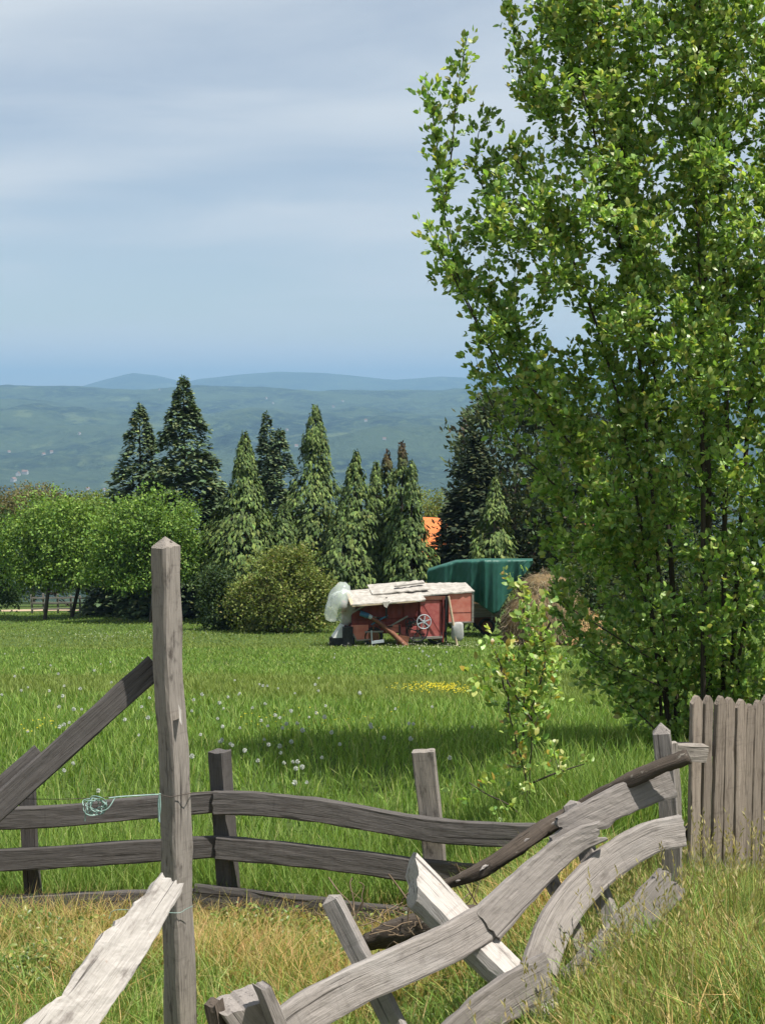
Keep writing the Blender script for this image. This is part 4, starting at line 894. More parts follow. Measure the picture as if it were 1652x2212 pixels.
for k in range(6):
    cx, cy = 206 + r.uniform(-8, 8), 1740 + r.uniform(-6, 6)
    lp = [P(cx + r.uniform(12, 26) * math.cos(a + k) * (1.1 if k % 2 else .7), cy + r.uniform(10, 24) * math.sin(a + k), 5.40 + r.uniform(-.03, .03)) for a in np.linspace(0, 6.0, 8)]
    b.tube(catmull(lp, 30), .0024, 5)
b.tube(catmull(pts([(205, 1720, 5.4), (188, 1742, 5.39), (184, 1774, 5.39)]), 10), .0024, 5)
b.tube(catmull(pts([(208, 1752, 5.4), (232, 1748, 5.38), (250, 1722, 5.4)]), 10), .0024, 5)
tag(b.build('twine', M_TWINE), 'tangled mint-green twine hanging left of the tall post', 'twine')
b = MB(); b.tube(catmull(pts([(346, 1714, 5.43), (343, 1735, 5.43), (345, 1776, 5.43)]), 10), .004, 5); b.tube(catmull(pts([(346, 1718, 5.43), (347, 1745, 5.43), (343, 1772, 5.43)]), 10), .003, 5)
tag(b.build('twine', M_TWINE), 'short loose end of green twine hanging on the tall post', 'twine')
b = MB(); b.tube(catmull(pts([(417, 1957, 5.45), (400, 1965, 5.44), (385, 1972, 5.43), (330, 1969, 5.44), (250, 1966, 5.5), (236, 1985, 5.5)]), 40), .0013, 5)
tag(b.build('twine', M_TWINE), 'green twine tied low round the tall post, trailing left behind the bleached slab', 'twine')
b = MB(); b.tube(catmull(pts([(-60, 1723, 5.6), (150, 1726, 5.5), (345, 1714, 5.44), (372, 1722, 5.42), (410, 1714, 5.46), (418, 1712, 5.5), (470, 1712, 8.6)]), 50), .0016, 5)
tag(b.build('wire', M_WIRE), 'thin rusty wire running from the left edge round the tall post', 'wire')

# ------------------------------------------------------------------ dark plank fence behind
bf = empty('plank_fence', on_ground(500, 8.8)); tag(bf, 'dark grey plank fence with a corner post at the edge of the meadow', 'fence')
def gp(px, d, dz=-.3): q = on_ground(px, d); return q + Vector((0, 0, dz))
board('corner_post', W_DARK, bf, [gp(503, 8.84), P(497, 1960, 8.84), P(485, 1780, 8.84), P(474, 1622, 8.84)], .125, .105, Vector((-.52, -.85, 0)), n=18, m=4, end1=jagged(.006, 3), seed=21)
board('post', W_POST, bf, [gp(945, 8.64), P(938, 1850, 8.64), P(914, 1622, 8.64)], .142, .09, Vector((-.12, -1, 0)), n=16, m=5, end1=jagged(.004, 5), seed=22)
board('post', W_DARK, bf, [gp(76, 8.72), P(70, 1900, 8.72), P(60, 1700, 8.72)], .10, .08, Vector((.1, -1, 0)), n=12, m=4, end1=jagged(.01, 6), seed=23)
RF = Vector((-.10, -1, .12))
board('rail', W_DARK, bf, pts([(-120, 1772, 8.50), (100, 1764, 8.56), (280, 1748, 8.64), (466, 1731, 8.74)]), .136, .05, Vector((.05, -1, .1)), n=26, end1=jagged(.012, 7), jag=.003, seed=24)
board('rail', W_DARK, bf, pts([(-120, 1862, 8.50), (100, 1852, 8.56), (280, 1840, 8.64), (474, 1828, 8.74)]), .138, .05, Vector((.05, -1, .1)), n=26, end1=jagged(.012, 8), jag=.003, seed=25)
board('rail', W_DARK, bf, pts([(-120, 1962, 8.54), (150, 1950, 8.60), (300, 1944, 8.64), (478, 1938, 8.74)]), .12, .05, Vector((.05, -1, .1)), n=22, jag=.004, seed=26)
board('rail', W_DARK, bf, pts([(462, 1734, 8.71), (560, 1736, 8.66), (700, 1752, 8.61), (800, 1770, 8.58), (900, 1788, 8.53), (990, 1798, 8.46), (1160, 1806, 8.34)]), .148, .055, RF, n=40, jag=.003, seed=27, end0=jagged(.01, 9))
board('rail', W_DARK, bf, pts([(468, 1830, 8.71), (600, 1842, 8.65), (760, 1860, 8.60), (900, 1880, 8.53), (1040, 1893, 8.46), (1160, 1900, 8.4)]), .146, .055, RF, n=34, jag=.003, seed=28, end0=jagged(.012, 10))
board('rail', W_DARK, bf, pts([(420, 1934, 8.70), (560, 1950, 8.66), (700, 1966, 8.58), (860, 1984, 8.52), (1020, 2000, 8.46)]), .15, .055, RF, n=26, jag=.006, seed=29)

# ------------------------------------------------------------------ the collapsed fence
cf = empty('collapsed_fence', on_ground(1150, 5.3)); tag(cf, 'collapsed silver-grey board fence sprawling in the grass', 'fence')
CN = Vector((.30, -.90, .25))
def rnd_wr(seed, amp=.10):
    r_ = random.Random(seed); t_ = [(i / 9, r_.uniform(-amp, amp)) for i in range(10)]; return tab1(t_)
board('post', W_GREY, cf, [gp(1458, 5.98), P(1450, 1900, 5.98), P(1440, 1720, 5.98), P(1428, 1582, 5.98)], (.10, .076), (.10, .07), Vector((-.22, -.97, 0)), n=22, m=4, cap1=.045, jag=.0018, seed=31)
board('post', W_POST, cf, [gp(1466, 6.12), P(1460, 1800, 6.12), P(1450, 1604, 6.12)], .045, .04, Vector((.2, -1, 0)), n=10, m=3, jag=.002, seed=32)
board('stub_rail', W_POST, cf, pts([(1436, 1624, 6.30), (1520, 1628, 6.55)]), .085, .04, Vector((.1, -1, .1)), n=8, jag=.003, seed=33, end0=jagged(.02, 4))
board('rail', W_GREY, cf, pts([(1447, 1684, 5.78), (1390, 1706, 5.74), (1320, 1738, 5.68), (1258, 1768, 5.62), (1205, 1796, 5.58)]), (.148, .105), .036, CN, n=34, m=9, jag=.0025, seed=34, end1=jagged(.045, 5, 0, -.05), wl=tab1([(0, 0), (.55, .0), (.62, .32), (.72, .10), (.85, -.25), (1, -.5)]))
board('rail', W_GREY, cf, pts([(1292, 1796, 5.52), (1240, 1820, 5.50), (1180, 1868, 5.44), (1110, 1936, 5.34), (1046, 2002, 5.24)]), (.085, .158), .034, CN, n=34, m=7, jag=.0025, seed=35, end0=jagged(.035, 6), end1=jagged(.014, 7, 0, .01), wr=tab1([(0, -.1), (.1, .05), (.2, .0), (.32, .06), (1, 0)]))
board('rail', W_GREY, cf, pts([(1052, 1990, 5.27), (980, 2032, 5.14), (880, 2080, 4.98), (760, 2132, 4.80), (660, 2190, 4.66), (530, 2290, 4.50)]), (.150, .142), .034, CN, n=40, m=7, jag=.0025, seed=36, end0=jagged(.012, 8), wr=rnd_wr(3, .06), wl=rnd_wr(4, .06))
board('rail', W_GREY, cf, pts([(1474, 1794, 5.72), (1410, 1808, 5.66), (1330, 1852, 5.58), (1262, 1912, 5.46), (1212, 1976, 5.34), (1180, 2042, 5.24), (1160, 2104, 5.16)]), (.130, .150), .034, CN, n=40, m=9, jag=.0025, seed=37, end0=jagged(.008, 9), end1=jagged(.05, 10, 0, .03))
board('rail', W_GREY, cf, pts([(1452, 1902, 5.52), (1390, 1968, 5.44), (1320, 2040, 5.34), (1230, 2136, 5.22)]), .150, .034, CN, n=26, m=7, jag=.003, seed=38, end0=jagged(.03, 11), wr=rnd_wr(7, .08))
rl = board('rail', W_GREY, cf, pts([(1186, 2104, 4.98), (1110, 2146, 4.90), (1040, 2198, 4.82), (930, 2296, 4.70)]), .155, .036, CN, n=22, m=7, jag=.004, seed=39, end0=jagged(.02, 12), wl=rnd_wr(8, .10))
SF = Vector((-.25, -.93, .2))
board('stake', W_GREY, cf, pts([(870, 2250, 5.02), (800, 2110, 5.06), (716, 1944, 5.12)]), (.082, .074), .05, Vector((-.35, -.93, .1)), n=20, m=4, cap1=.022, jag=.0015, seed=41)
board('beam', W_PALE, cf, pts([(1196, 2206, 5.08), (1105, 2115, 5.18), (1000, 2012, 5.32), (912, 1922, 5.42)]), (.115, .160), (.105, .135), Vector((.46, -.66, .60)), n=30, m=7, end1=jagged(.014, 13, .06, .085), jag=.004, seed=42, cham=.28)
board('stake', W_GREY, cf, pts([(1345, 2060, 5.50), (1290, 1910, 5.62), (1234, 1738, 5.74)]), (.078, .066), .06, Vector((-.3, -.95, 0)), n=20, m=4, cap1=.02, jag=.0015, seed=43)
board('stake', W_POST, cf, pts([(1308, 2160, 5.34), (1240, 2010, 5.46), (1166, 1850, 5.56)]), .062, .045, Vector((.2, -.97, 0)), n=16, m=4, jag=.002, seed=44)
lg = grain_tube('fallen_log', W_BARK, None, pts([(1487, 1634, 5.66), (1400, 1668, 5.70), (1310, 1710, 5.76), (1240, 1752, 5.80), (1160, 1800, 5.70), (1090, 1848, 5.62), (1020, 1888, 5.60), (950, 1916, 5.62)]), [(0, .030), (.12, .031), (.4, .031), (.6, .036), (.75, .034), (.9, .028), (1, .018)], n=16, rough=.09, seg=80, seed=6)
tag(lg, 'dark bark-covered pole with lichen lying across the top of the collapsed fence', 'log')
r = random.Random(33)
for k in range(11):     # pale patches where the bark has flaked off
    t_ = r.uniform(.45, .95); C_ = catmull(pts([(1487, 1634, 5.62), (1310, 1710, 5.72), (1160, 1800, 5.66), (1020, 1888, 5.565), (950, 1916, 5.59)]), 100); c = C_[int(t_ * 98)]; d_ = (C_[min(int(t_ * 98) + 1, 99)] - c).normalized()
    n_ = (Vector((-.1, -1, .35 + r.uniform(-.5, .4)))); n_ = (n_ - d_ * n_.dot(d_)).normalized(); s_ = d_.cross(n_); c0 = c + n_ * .006 - lg.location; b = MB(); ring = []
    for q in range(9): a = 2 * math.pi * q / 9; rr = r.uniform(.6, 1.2); ring.append(c0 + d_ * (.013 * rr * math.cos(a)) + s_ * (.006 * rr * math.sin(a)))
    b.add(ring + [c0 + n_ * .004], [(q, (q + 1) % 9, 9) for q in range(9)]); b.build('bark_flake', W_GREY, lg)
stp = empty('broken_stump', on_ground(545, 4.2)); tag(stp, 'thick cracked stump post with bleached broken top at the bottom edge', 'stump')
board('stump', W_GREY, stp, [Vector((P(590, 2212, 4.22).x, 4.22, -2.75)), P(566, 2270, 4.2), P(515, 2160, 4.16)], (.155, .140), .12, Vector((.30, -.93, .22)), n=20, m=9, end1=jagged(.007, 22, 0, -.030), jag=.0025, seed=51, cham=.08)
board('splinter', W_GREY, stp, pts([(650, 2330, 4.12), (606, 2226, 4.10), (566, 2128, 4.09)]), (.05, .036), .07, Vector((.42, -.88, .2)), n=14, m=4, end1=jagged(.008, 23), jag=.002, seed=52)
board('rotten_side', W_BARK, stp, pts([(488, 2290, 4.12), (472, 2215, 4.11), (462, 2166, 4.11)]), .045, .05, Vector((-.4, -.9, .1)), n=10, m=4, end1=jagged(.01, 24), jag=.004, seed=53)
sl = board('bleached_slab', W_PALE, None, pts([(372, 1903, 4.62), (330, 1966, 4.56), (278, 2046, 4.48), (205, 2146, 4.38), (110, 2272, 4.26)]), (.092, .165), .035, Vector((.25, -.92, .35)), n=46, m=10, jag=.0035, seed=55, end0=jagged(.016, 25), end1=jagged(.02, 26), cham=.08,
           wr=tab1([(0, .05), (.14, -.05), (.20, .30), (.22, .18), (.30, .22), (.33, .55), (.345, .32), (.42, .62), (.46, .62), (.50, .45), (.60, .35), (.70, .25), (.78, .05), (.80, .2), (.88, .35), (.95, .5), (1, .5)]))
board('loose_layer', W_PALE, sl, pts([(322, 1952, 4.60), (272, 2010, 4.55), (232, 2072, 4.49), (176, 2160, 4.42)]), (.05, .085), .018, Vector((.2, -.95, .3)), n=30, m=6, jag=.004, seed=57, end0=jagged(.02, 31), end1=jagged(.03, 32), wr=rnd_wr(12, .45), wl=rnd_wr(13, .2))
tag(sl, 'bleached jagged slab of rotten wood leaning in front of the tall post', 'wood slab')

# ------------------------------------------------------------------ picket fence
pk = empty('picket_fence', on_ground(1500, 6.6)); tag(pk, 'weathered brown picket fence standing in tall grass at the right edge', 'fence')
PF = Vector((.55, -.83, .03)); pdir = Vector((.83, .55, 0)); p0 = P(1503, 1510, 6.62)
spec = [(0, 1504, .060), (.078, 1504, .052), (.160, 1505, .058), (.232, 1508, .062), (.318, 1512, .066), (.372, 1522, .052), (.438, 1514, .056), (.505, 1503, .058), (.582, 1500, .060), (.655, 1506, .06), (.73, 1502, .058), (.81, 1510, .06), (.885, 1504, .06)]
r = random.Random(61)
for i, (s_, ty, w_) in enumerate(spec):
    q = p0 + pdir * s_; top = P(0, ty, q.y).z; gz = G(q.x, q.y)
    ln = r.uniform(-.008, .008)
    board('picket', W_PICK, pk, [Vector((q.x - ln, q.y, gz - .15)), Vector((q.x, q.y, (gz + top) / 2)), Vector((q.x + ln, q.y, top - .035))], w_ * 1.08, .026, PF, n=26, m=6, end1=(lambda u, w=w_: .040 * (1 - min(1.0, abs(u)) ** 1.4)), jag=.0016, seed=70 + i)
for hh in (.30, .72):
    a = p0 - pdir * .06 - PF * .05; e = p0 + pdir * 1.0 - PF * .05
    board('rail', W_DARK, pk, [Vector((a.x, a.y, G(a.x, a.y) + hh)), Vector((e.x, e.y, G(e.x, e.y) + hh))], .07, .045, PF, n=8, m=3, seed=90)

# ------------------------------------------------------------------ plum tree
PLUM = [(0.105, 0.195, 0.048), (0.165, 0.285, 0.064), (0.24, 0.37, 0.084), (0.33, 0.44, 0.115), (0.39, 0.42, 0.13)]
def plum(label, d, base_pts, HY, HW, cx, ntar, sprouts, per, leafL, wts, seed, name='plum_tree', cat='tree', depth=.8, tipcol=None):
    global RNG
    RNG = np.random.default_rng(seed)
    b0 = on_ground(base_pts[0][0], d); t = empty(name, b0); tag(t, label, cat)
    s = d / F; limbs = []; NB = np.zeros((40000, 3)); NK = [0]; leafp = []; leafd = []
    def addlimb(pts_, r0, r1, leafy, twig=True):
        pts_ = np.asarray(pts_, float); limbs.append((pts_, r0, r1)); NB[NK[0]:NK[0] + len(pts_)] = pts_; NK[0] += len(pts_)
        if leafy: leafp.append(pts_)
    for (bx, txp, typ, dd, r0) in base_pts:
        a = np.array(on_ground(bx, d)) + np.array([0, RNG.normal(0, .15), -.1]); e = np.array(P(txp, typ, d)); e[1] += dd
        k = 16; tt = np.linspace(0, 1, k)[:, None]; up = a + np.array([0, 0, 1.0]) * (e[2] - a[2])
        curve = (1 - tt) ** 2 * a + 2 * tt * (1 - tt) * (a * .35 + e * .15 + up * .5) + tt ** 2 * e + np.cumsum(RNG.normal(0, .022, (k, 3)), 0) * tt
        addlimb(curve, r0, .010, False); leafp.append(curve[5:]); leafp.append(curve[4:] + RNG.normal(0, .1, curve[4:].shape))
    for sp in sprouts:
        C = np.array([list(P(*q)) for q in sp]); cc = np.array([list(v) for v in catmull([Vector(v) for v in C], 12)]); addlimb(cc, .016, .004, True)
    T = []
    while len(T) < ntar:
        y = RNG.uniform(HY[0], HY[-1]); hw = np.interp(y, HY, HW); u, w = RNG.uniform(-1, 1, 2)
        rr = u * u + w * w
        if rr > 1 or RNG.random() > .55 + .45 * rr: continue
        if cx + u * hw > 1790 and RNG.random() > .25: continue
        q = np.array(P(cx + u * hw, y, d)); q[1] += w * hw * s * depth; T.append(q)
    T = np.array(T); ax = np.array(b0); order = np.argsort(np.hypot(T[:, 0] - ax[0], T[:, 1] - ax[1]) + .25 * (T[:, 2] - ax[2])); T = T[order]
    for q in T:
        A = NB[:NK[0]]; dv = q - A; dist = np.linalg.norm(dv, axis=1); rise = dv[:, 2]
        cost = dist + np.where(rise < .35 * dist, (.35 * dist - rise) * 1.6, 0); k = int(np.argmin(cost)); a = A[k]
        L = dist[k]; c = a * .45 + q * .55 + np.array([0, 0, -.12 * L]) + RNG.normal(0, .05 * L, 3); m_ = max(4, int(L / .10)); tt = np.linspace(0, 1, min(m_, 9))[:, None]
        cv = (1 - tt) ** 2 * a + 2 * tt * (1 - tt) * c + tt ** 2 * q
        addlimb(cv, .004 + .006 * min(1.5, L), .0025, True)
    # leaves in small rosettes along every twig, and short side twigs
    pos = []; dirs = []; sid = []
    for tw_i, c in enumerate(leafp):
        ln = np.linalg.norm(np.diff(c, axis=0), axis=1).sum(); nn = max(3, int(per * ln / .6)); x = RNG.random(nn) ** .8 * (len(c) - 1.001); i = x.astype(int); f = (x - i)[:, None]
        pp = c[i] * (1 - f) + c[i + 1] * f; td = unit(c[i + 1] - c[i])
        off = unit(rand_dir(nn) + np.array([0, 0, .25])) * RNG.uniform(.01, .15, nn)[:, None]; pp = pp + off
        for q in range(4):
            pos.append(pp + RNG.normal(0, .012, pp.shape)); dirs.append(td * .55 + off * 5 + rand_dir(nn) * .75 + np.array([0, 0, .22])); sid.append(np.full(nn, tw_i))
    pos = np.concatenate(pos); dirs = np.concatenate(dirs); sid = np.concatenate(sid); n = len(pos)
    L = RNG.uniform(.62, 1.25, n) * leafL; W = L * RNG.uniform(.52, .72, n)
    shoot = RNG.uniform(.82, 1.2, len(leafp))[sid][:, None]
    tint = palette(n, PLUM, wts, .14) * shoot; print(n)
    pm = RNG.permutation(n); pos, dirs, L, W, tint = pos[pm], dirs[pm], L[pm], W[pm], tint[pm]
    if tipcol is not None:
        k = RNG.random(n) < .10; tint[k] = palette(k.sum(), tipcol, [1] * len(tipcol), .15)
    hf = n // 14; nr = rand_dir(n) * .9 + np.array([.25, -.35, .75])
    leaf_object('crown', L_PLUM, t, [(leaf8(pos[:hf], dirs[:hf], nr[:hf], L[:hf], W[:hf], .22, .14), tint[:hf]), (leaf6(pos[hf:], dirs[hf:], nr[hf:], L[hf:], W[hf:], .15), tint[hf:])])
    limb_mesh('trunk', W_TRUNK, t, [(a_, r0_ * .55, r1_ * .8) for a_, r0_, r1_ in limbs], 6)
    print(name, 'leaves', n)
    return t
HY = [-190, -110, 0, 100, 250, 400, 500, 650, 800, 950, 1100, 1300, 1400, 1500, 1590]
HW = [200, 330, 385, 390, 455, 520, 540, 510, 450, 390, 355, 330, 270, 185, 115]
plum('big many-stemmed plum tree with glossy green leaves filling the right side', 12.0,
     [(1530, 1525, -210, .1, .075), (1500, 1430, -190, -.5, .045), (1560, 1620, -180, .5, .05), (1470, 1290, -150, .3, .04), (1480, 1240, -60, -.7, .035), (1450, 1150, 30, .1, .034), (1440, 1080, 330, -.4, .03), (1600, 1760, -130, -.3, .05), (1620, 1880, 100, .4, .04), (1460, 1030, 560, .5, .028), (1580, 1950, 500, -.4, .035), (1455, 1130, 820, -.8, .024), (1510, 1480, -60, -1.0, .03)],
     HY, HW, 1505, 1180, [[(1130, 860, 12), (1045, 720, 12), (985, 590, 11.9), (955, 430, 11.9), (942, 300, 11.9), (922, 190, 11.9)], [(958, 450, 11.9), (975, 330, 11.9), (985, 220, 11.9), (1008, 80, 11.9)], [(1080, 800, 12), (1000, 640, 11.8), (940, 520, 11.7), (922, 490, 11.7)],
      [(1120, 500, 12.1), (1040, 400, 12.1), (1030, 300, 12.1), (1062, 240, 12.1)], [(1200, 1050, 11.8), (1100, 950, 11.7), (1030, 790, 11.7), (1035, 740, 11.7)], [(1440, 1600, 11.6), (1330, 1500, 11.4), (1230, 1460, 11.3)], [(1400, 1420, 11.5), (1290, 1350, 11.3), (1215, 1300, 11.2), (1190, 1240, 11.2)], [(1420, 1480, 11.5), (1310, 1430, 11.3), (1240, 1380, 11.2), (1205, 1330, 11.2)], [(1200, 300, 12), (1125, 150, 12), (1105, 20, 12), (1110, -60, 12)]],
     43, .062, (2.2, 4, 4, 3.5, 1.0), 101, tipcol=[(.30, .30, .08), (.26, .33, .08)])
plum('young yellow-tipped plum sapling growing behind the fallen pole', 9.4,
     [(1150, 1150, 1270, .0, .010), (1152, 1172, 1330, .12, .006), (1148, 1075, 1420, -.1, .005)],
     [1260, 1330, 1420, 1520, 1640, 1740, 1830], [30, 60, 75, 75, 80, 95, 60], 1148, 22,
     [[(1150, 1790, 9.4), (1100, 1740, 9.3), (1050, 1715, 9.2), (1012, 1690, 9.2)], [(1152, 1690, 9.4), (1200, 1670, 9.3), (1262, 1650, 9.25)], [(1155, 1790, 9.4), (1200, 1760, 9.3), (1240, 1740, 9.3)], [(1150, 1560, 9.4), (1100, 1480, 9.35), (1068, 1405, 9.3)]],
     16, .056, (.6, 2, 4, 4, 2), 202, name='plum_sapling', cat='sapling', tipcol=[(.40, .30, .06), (.34, .32, .07), (.36, .22, .06)])
RNG = np.random.default_rng(77)

# ------------------------------------------------------------------ grass
def grass(name, X, Y, H, W, lean, tint, kindlabel, seg=2):
    n = len(X); Z = GZ(X, Y) - .015; az = RNG.uniform(0, 2 * math.pi, n); s = np.stack([np.cos(az), np.sin(az), np.zeros(n)], 1)
    la = RNG.uniform(0, 2 * math.pi, n); ld = np.stack([np.cos(la), np.sin(la), np.zeros(n)], 1) * (lean * H)[:, None]
    b = np.stack([X, Y, Z], 1); up = np.array([0, 0, 1.0]); H_ = H[:, None]; W_ = W[:, None]
    V = np.stack([b - s * W_ * .5, b + s * W_ * .5, b + up * H_ * .55 + ld * .32 - s * W_ * .42, b + up * H_ * .55 + ld * .32 + s * W_ * .42, b + up * H_ * np.sqrt(np.clip(1 - lean ** 2 * .45, .15, 1))[:, None] + ld], 1).reshape(-1, 3)
    k = np.arange(n)[:, None] * 5; Q = (np.array([[0, 1, 3, 2]]).ravel()[None] + k).reshape(-1, 4); T = np.array([[2, 3, 4]])[0][None] + k
    o = link(name, mesh_np(name, V, T, Q, np.repeat(tint, 5, 0)), L_GRASS); tag(o, kindlabel, 'grass', None, 'stuff'); return o
def scatter(n, y0, y1, power, spread=.36):
    """positions in the wedge ahead of the camera, density falling with distance"""
    u = RNG.random(n); e = 2 - power; y = (y0 ** e + u * (y1 ** e - y0 ** e)) ** (1 / e); x = RNG.uniform(-spread, spread, n) * y; return x, y
GREEN = [(0.14, 0.235, 0.044), (0.185, 0.285, 0.056), (0.235, 0.325, 0.08), (0.10, 0.18, 0.038), (0.34, 0.365, 0.14)]
# meadow
X, Y = scatter(245000, 7.9, 100, 1.55)
keep = (np.abs(X) < .36 * Y) & (Y > 8.62) & ~((Y < 10) & (X > 1.15) & (Y < 8.4)); X, Y = X[keep], Y[keep]
patch = fbm(X * .16 + 3, Y * .07, 31, 3); mow = fbm(X * .05, Y * .11 + 7, 41, 3)
H = RNG.uniform(.10, .26, len(X)) * (1 + .35 * patch) * np.interp(Y, [8, 15, 40, 90], [1.0, .85, .62, .55]); W = .0066 * (Y / 8) ** .92 * RNG.uniform(.7, 1.3, len(X))
tint = palette(len(X), GREEN, (3, 4, 3, 2, .8), .13); w = smooth(.0, .40, mow)[:, None] * .65; tint = tint * (1 - w) + np.array([.20, .235, .065]) * w * (1 + RNG.normal(0, .1, (len(X), 1)))
grass('meadow_grass', X, Y, H, W, RNG.uniform(.1, .75, len(X)), tint, 'lush green meadow grass covering the slope down to the conifers')
# tall clumps along the plank fence
X = RNG.uniform(-3.0, 2.2, 16000); Y = 9.1 + RNG.normal(0, .45, 16000); keep = Y > 8.72; X, Y = X[keep], Y[keep]
grass('fence_grass', X, Y, RNG.uniform(.14, .40, len(X)), np.full(len(X), .0065), RNG.uniform(.1, .7, len(X)), palette(len(X), GREEN, (3, 4, 3, 2, 1), .13), 'taller green grass tufts growing through the plank fence')
# dry bank on the left side, below the plank fence
DRY = [(0.44, 0.33, 0.14), (0.52, 0.38, 0.17), (0.36, 0.33, 0.10), (0.22, 0.26, 0.06), (0.14, 0.21, 0.04), (0.52, 0.31, 0.14)]
X = RNG.uniform(-2.9, 1.3, 84000); Y = RNG.uniform(3.8, 8.7, 84000); cl = fbm(X * 1.1, Y * 1.1, 51, 3); keep = (X < .36 * Y) & (X > -.36 * Y) & (RNG.random(len(X)) < .5 + .5 * cl + .35); X, Y, cl = X[keep], Y[keep], cl[keep]
dryw = smooth(-.35, .30, fbm(X * .9 + 5, Y * .9, 57, 3) + .25 * smooth(-.6, -1.9, X) - .1)
tint = np.where((RNG.random(len(X)) < dryw * .8 + .16)[:, None], palette(len(X), DRY, (3, 3, 3, 1, .6, 1.2), .15), palette(len(X), GREEN, (3, 4, 3, 2, 2), .15))
grass('bank_grass', X, Y, RNG.uniform(.07, .30, len(X)) * (1 + .6 * cl), RNG.uniform(.003, .0075, len(X)), RNG.uniform(.2, 1.1, len(X)), tint, 'matted dry and green grass on the bank below the plank fence')
# tall seeding grass of the right-hand bank
X = RNG.uniform(-.2, 3.2, 130000); Y = RNG.uniform(2.6, 7.6, 130000); e = smooth(0.25, 1.1, X + (5.0 - Y) * .28); keep = (X < .43 * Y) & (RNG.random(len(X)) < e * .95 + .02); X, Y = X[keep], Y[keep]
MIXG = [(0.17, 0.25, 0.052), (0.25, 0.305, 0.078), (0.33, 0.34, 0.105), (0.45, 0.39, 0.155), (0.14, 0.22, 0.058), (0.54, 0.44, 0.20)]
hh = RNG.uniform(.06, .24, len(X)) * (1 + .45 * fbm(X * 1.4, Y * 1.4, 61, 3)) * np.interp(Y, [3, 4.2, 6], [.7, .9, 1.0])
grass('roadside_grass', X, Y, hh, RNG.uniform(.0025, .006, len(X)), RNG.uniform(.15, .9, len(X)), palette(len(X), MIXG, (4, 4, 2.5, 1.2, 3.5, .7), .15), 'tall yellow-green seeding grass on the bank in front of the pickets')
# seed stalks
n = 900; X = RNG.uniform(.3, 2.4, n); Y = RNG.uniform(3.8, 6.7, n); keep = (X < .35 * Y) & (X + (5 - Y) * .28 > .6); X, Y = X[keep], Y[keep]; n = len(X); Hs = RNG.uniform(.24, .46, n)
Z = GZ(X, Y); la = RNG.uniform(0, 6.28, n); ld = np.stack([np.cos(la), np.sin(la), np.zeros(n)], 1) * (Hs * RNG.uniform(.05, .4, n))[:, None]; base_ = np.stack([X, Y, Z], 1); tip = base_ + ld + np.array([0, 0, 1.0]) * Hs[:, None]
parts = [(leaf4(base_, tip - base_, rand_dir(n), Hs * 1.02, np.full(n, .0035)), palette(n, [(.22, .22, .07), (.34, .28, .12)], [1, 1], .1))]
for q in range(7):
    f = .80 + .2 * q / 7; parts.append((leaf4(base_ + (tip - base_) * f, (tip - base_) + rand_dir(n) * Hs[:, None] * .6, rand_dir(n), np.full(n, .026), np.full(n, .007)), palette(n, [(.34, .29, .13), (.26, .24, .10), (.40, .34, .17)], [1, 1, 1], .12)))
o = leaf_object('seed_stalks', L_GRASS, None, parts); tag(o, 'thin seed stalks rising above the roadside grass', 'grass', None, 'stuff')
# broad weeds (nettle- and bramble-like leaves) at the foot of the fences
def weeds(name, label, spots, per, size, pal, wts, hgt):
    pos = []; dv = []
    for (x, y, r_) in spots:
        n = int(per * r_ / .3); a = RNG.uniform(0, 6.28, n); rr = np.sqrt(RNG.random(n)) * r_; px_ = x + rr * np.cos(a); py_ = y + rr * np.sin(a); pos.append(np.stack([px_, py_, GZ(px_, py_) + RNG.random(n) ** .7 * hgt * np.clip(1.15 - rr / r_, .2, 1)], 1)); dv.append(rand_dir(n) + np.array([0, -.2, .2]))
    pos = np.concatenate(pos); dv = np.concatenate(dv); n = len(pos); L = RNG.uniform(.6, 1.3, n) * size
    o = leaf_object(name, L_PLUM, None, [(leaf8(pos, dv, rand_dir(n) * .6 + np.array([0, -.3, 1.0]), L, L * .62, .2, .2), palette(n, pal, wts, .16))]); tag(o, label, 'weeds', None, 'stuff'); return o
WEED = [(0.12, 0.185, 0.036), (0.17, 0.235, 0.046), (0.25, 0.28, 0.07), (0.33, 0.30, 0.09), (0.08, 0.135, 0.03)]
def spot(px, d, r_): q = on_ground(px, d); return (q.x, q.y, r_)
weeds('bramble_weeds', 'leafy bramble weeds below the lowest plank left of the tall post', [spot(60, 8.0, .5), (spot(190, 7.9, .5)), spot(300, 7.7, .4), spot(100, 7.2, .45), spot(20, 7.0, .4), spot(230, 7.0, .35)], 900, .032, WEED, (3, 3, 2, 1, 2), .26)
weeds('bramble_weeds', 'leafy weeds between the tall post and the cracked stump', [spot(500, 8.3, .35), spot(560, 8.2, .3), spot(640, 8.2, .25), spot(740, 7.6, .3), spot(470, 7.6, .25)], 460, .030, WEED, (3, 3, 3, 1, 1), .24)
weeds('bramble_weeds', 'low leafy weeds growing up against the lowest plank of the dark fence', [spot(x_, 8.42, .26) for x_ in range(10, 1000, 85)], 200, .032, WEED, (3, 3, 2, 1.5, 2), .20)
weeds('bramble_weeds', 'tangled weeds under the collapsed boards', [spot(1180, 6.2, .35), spot(1240, 6.0, .3), spot(1080, 5.9, .3), spot(1330, 6.1, .3), spot(900, 6.2, .3)], 420, .030, WEED, (3, 3, 2, 2, 1), .22)
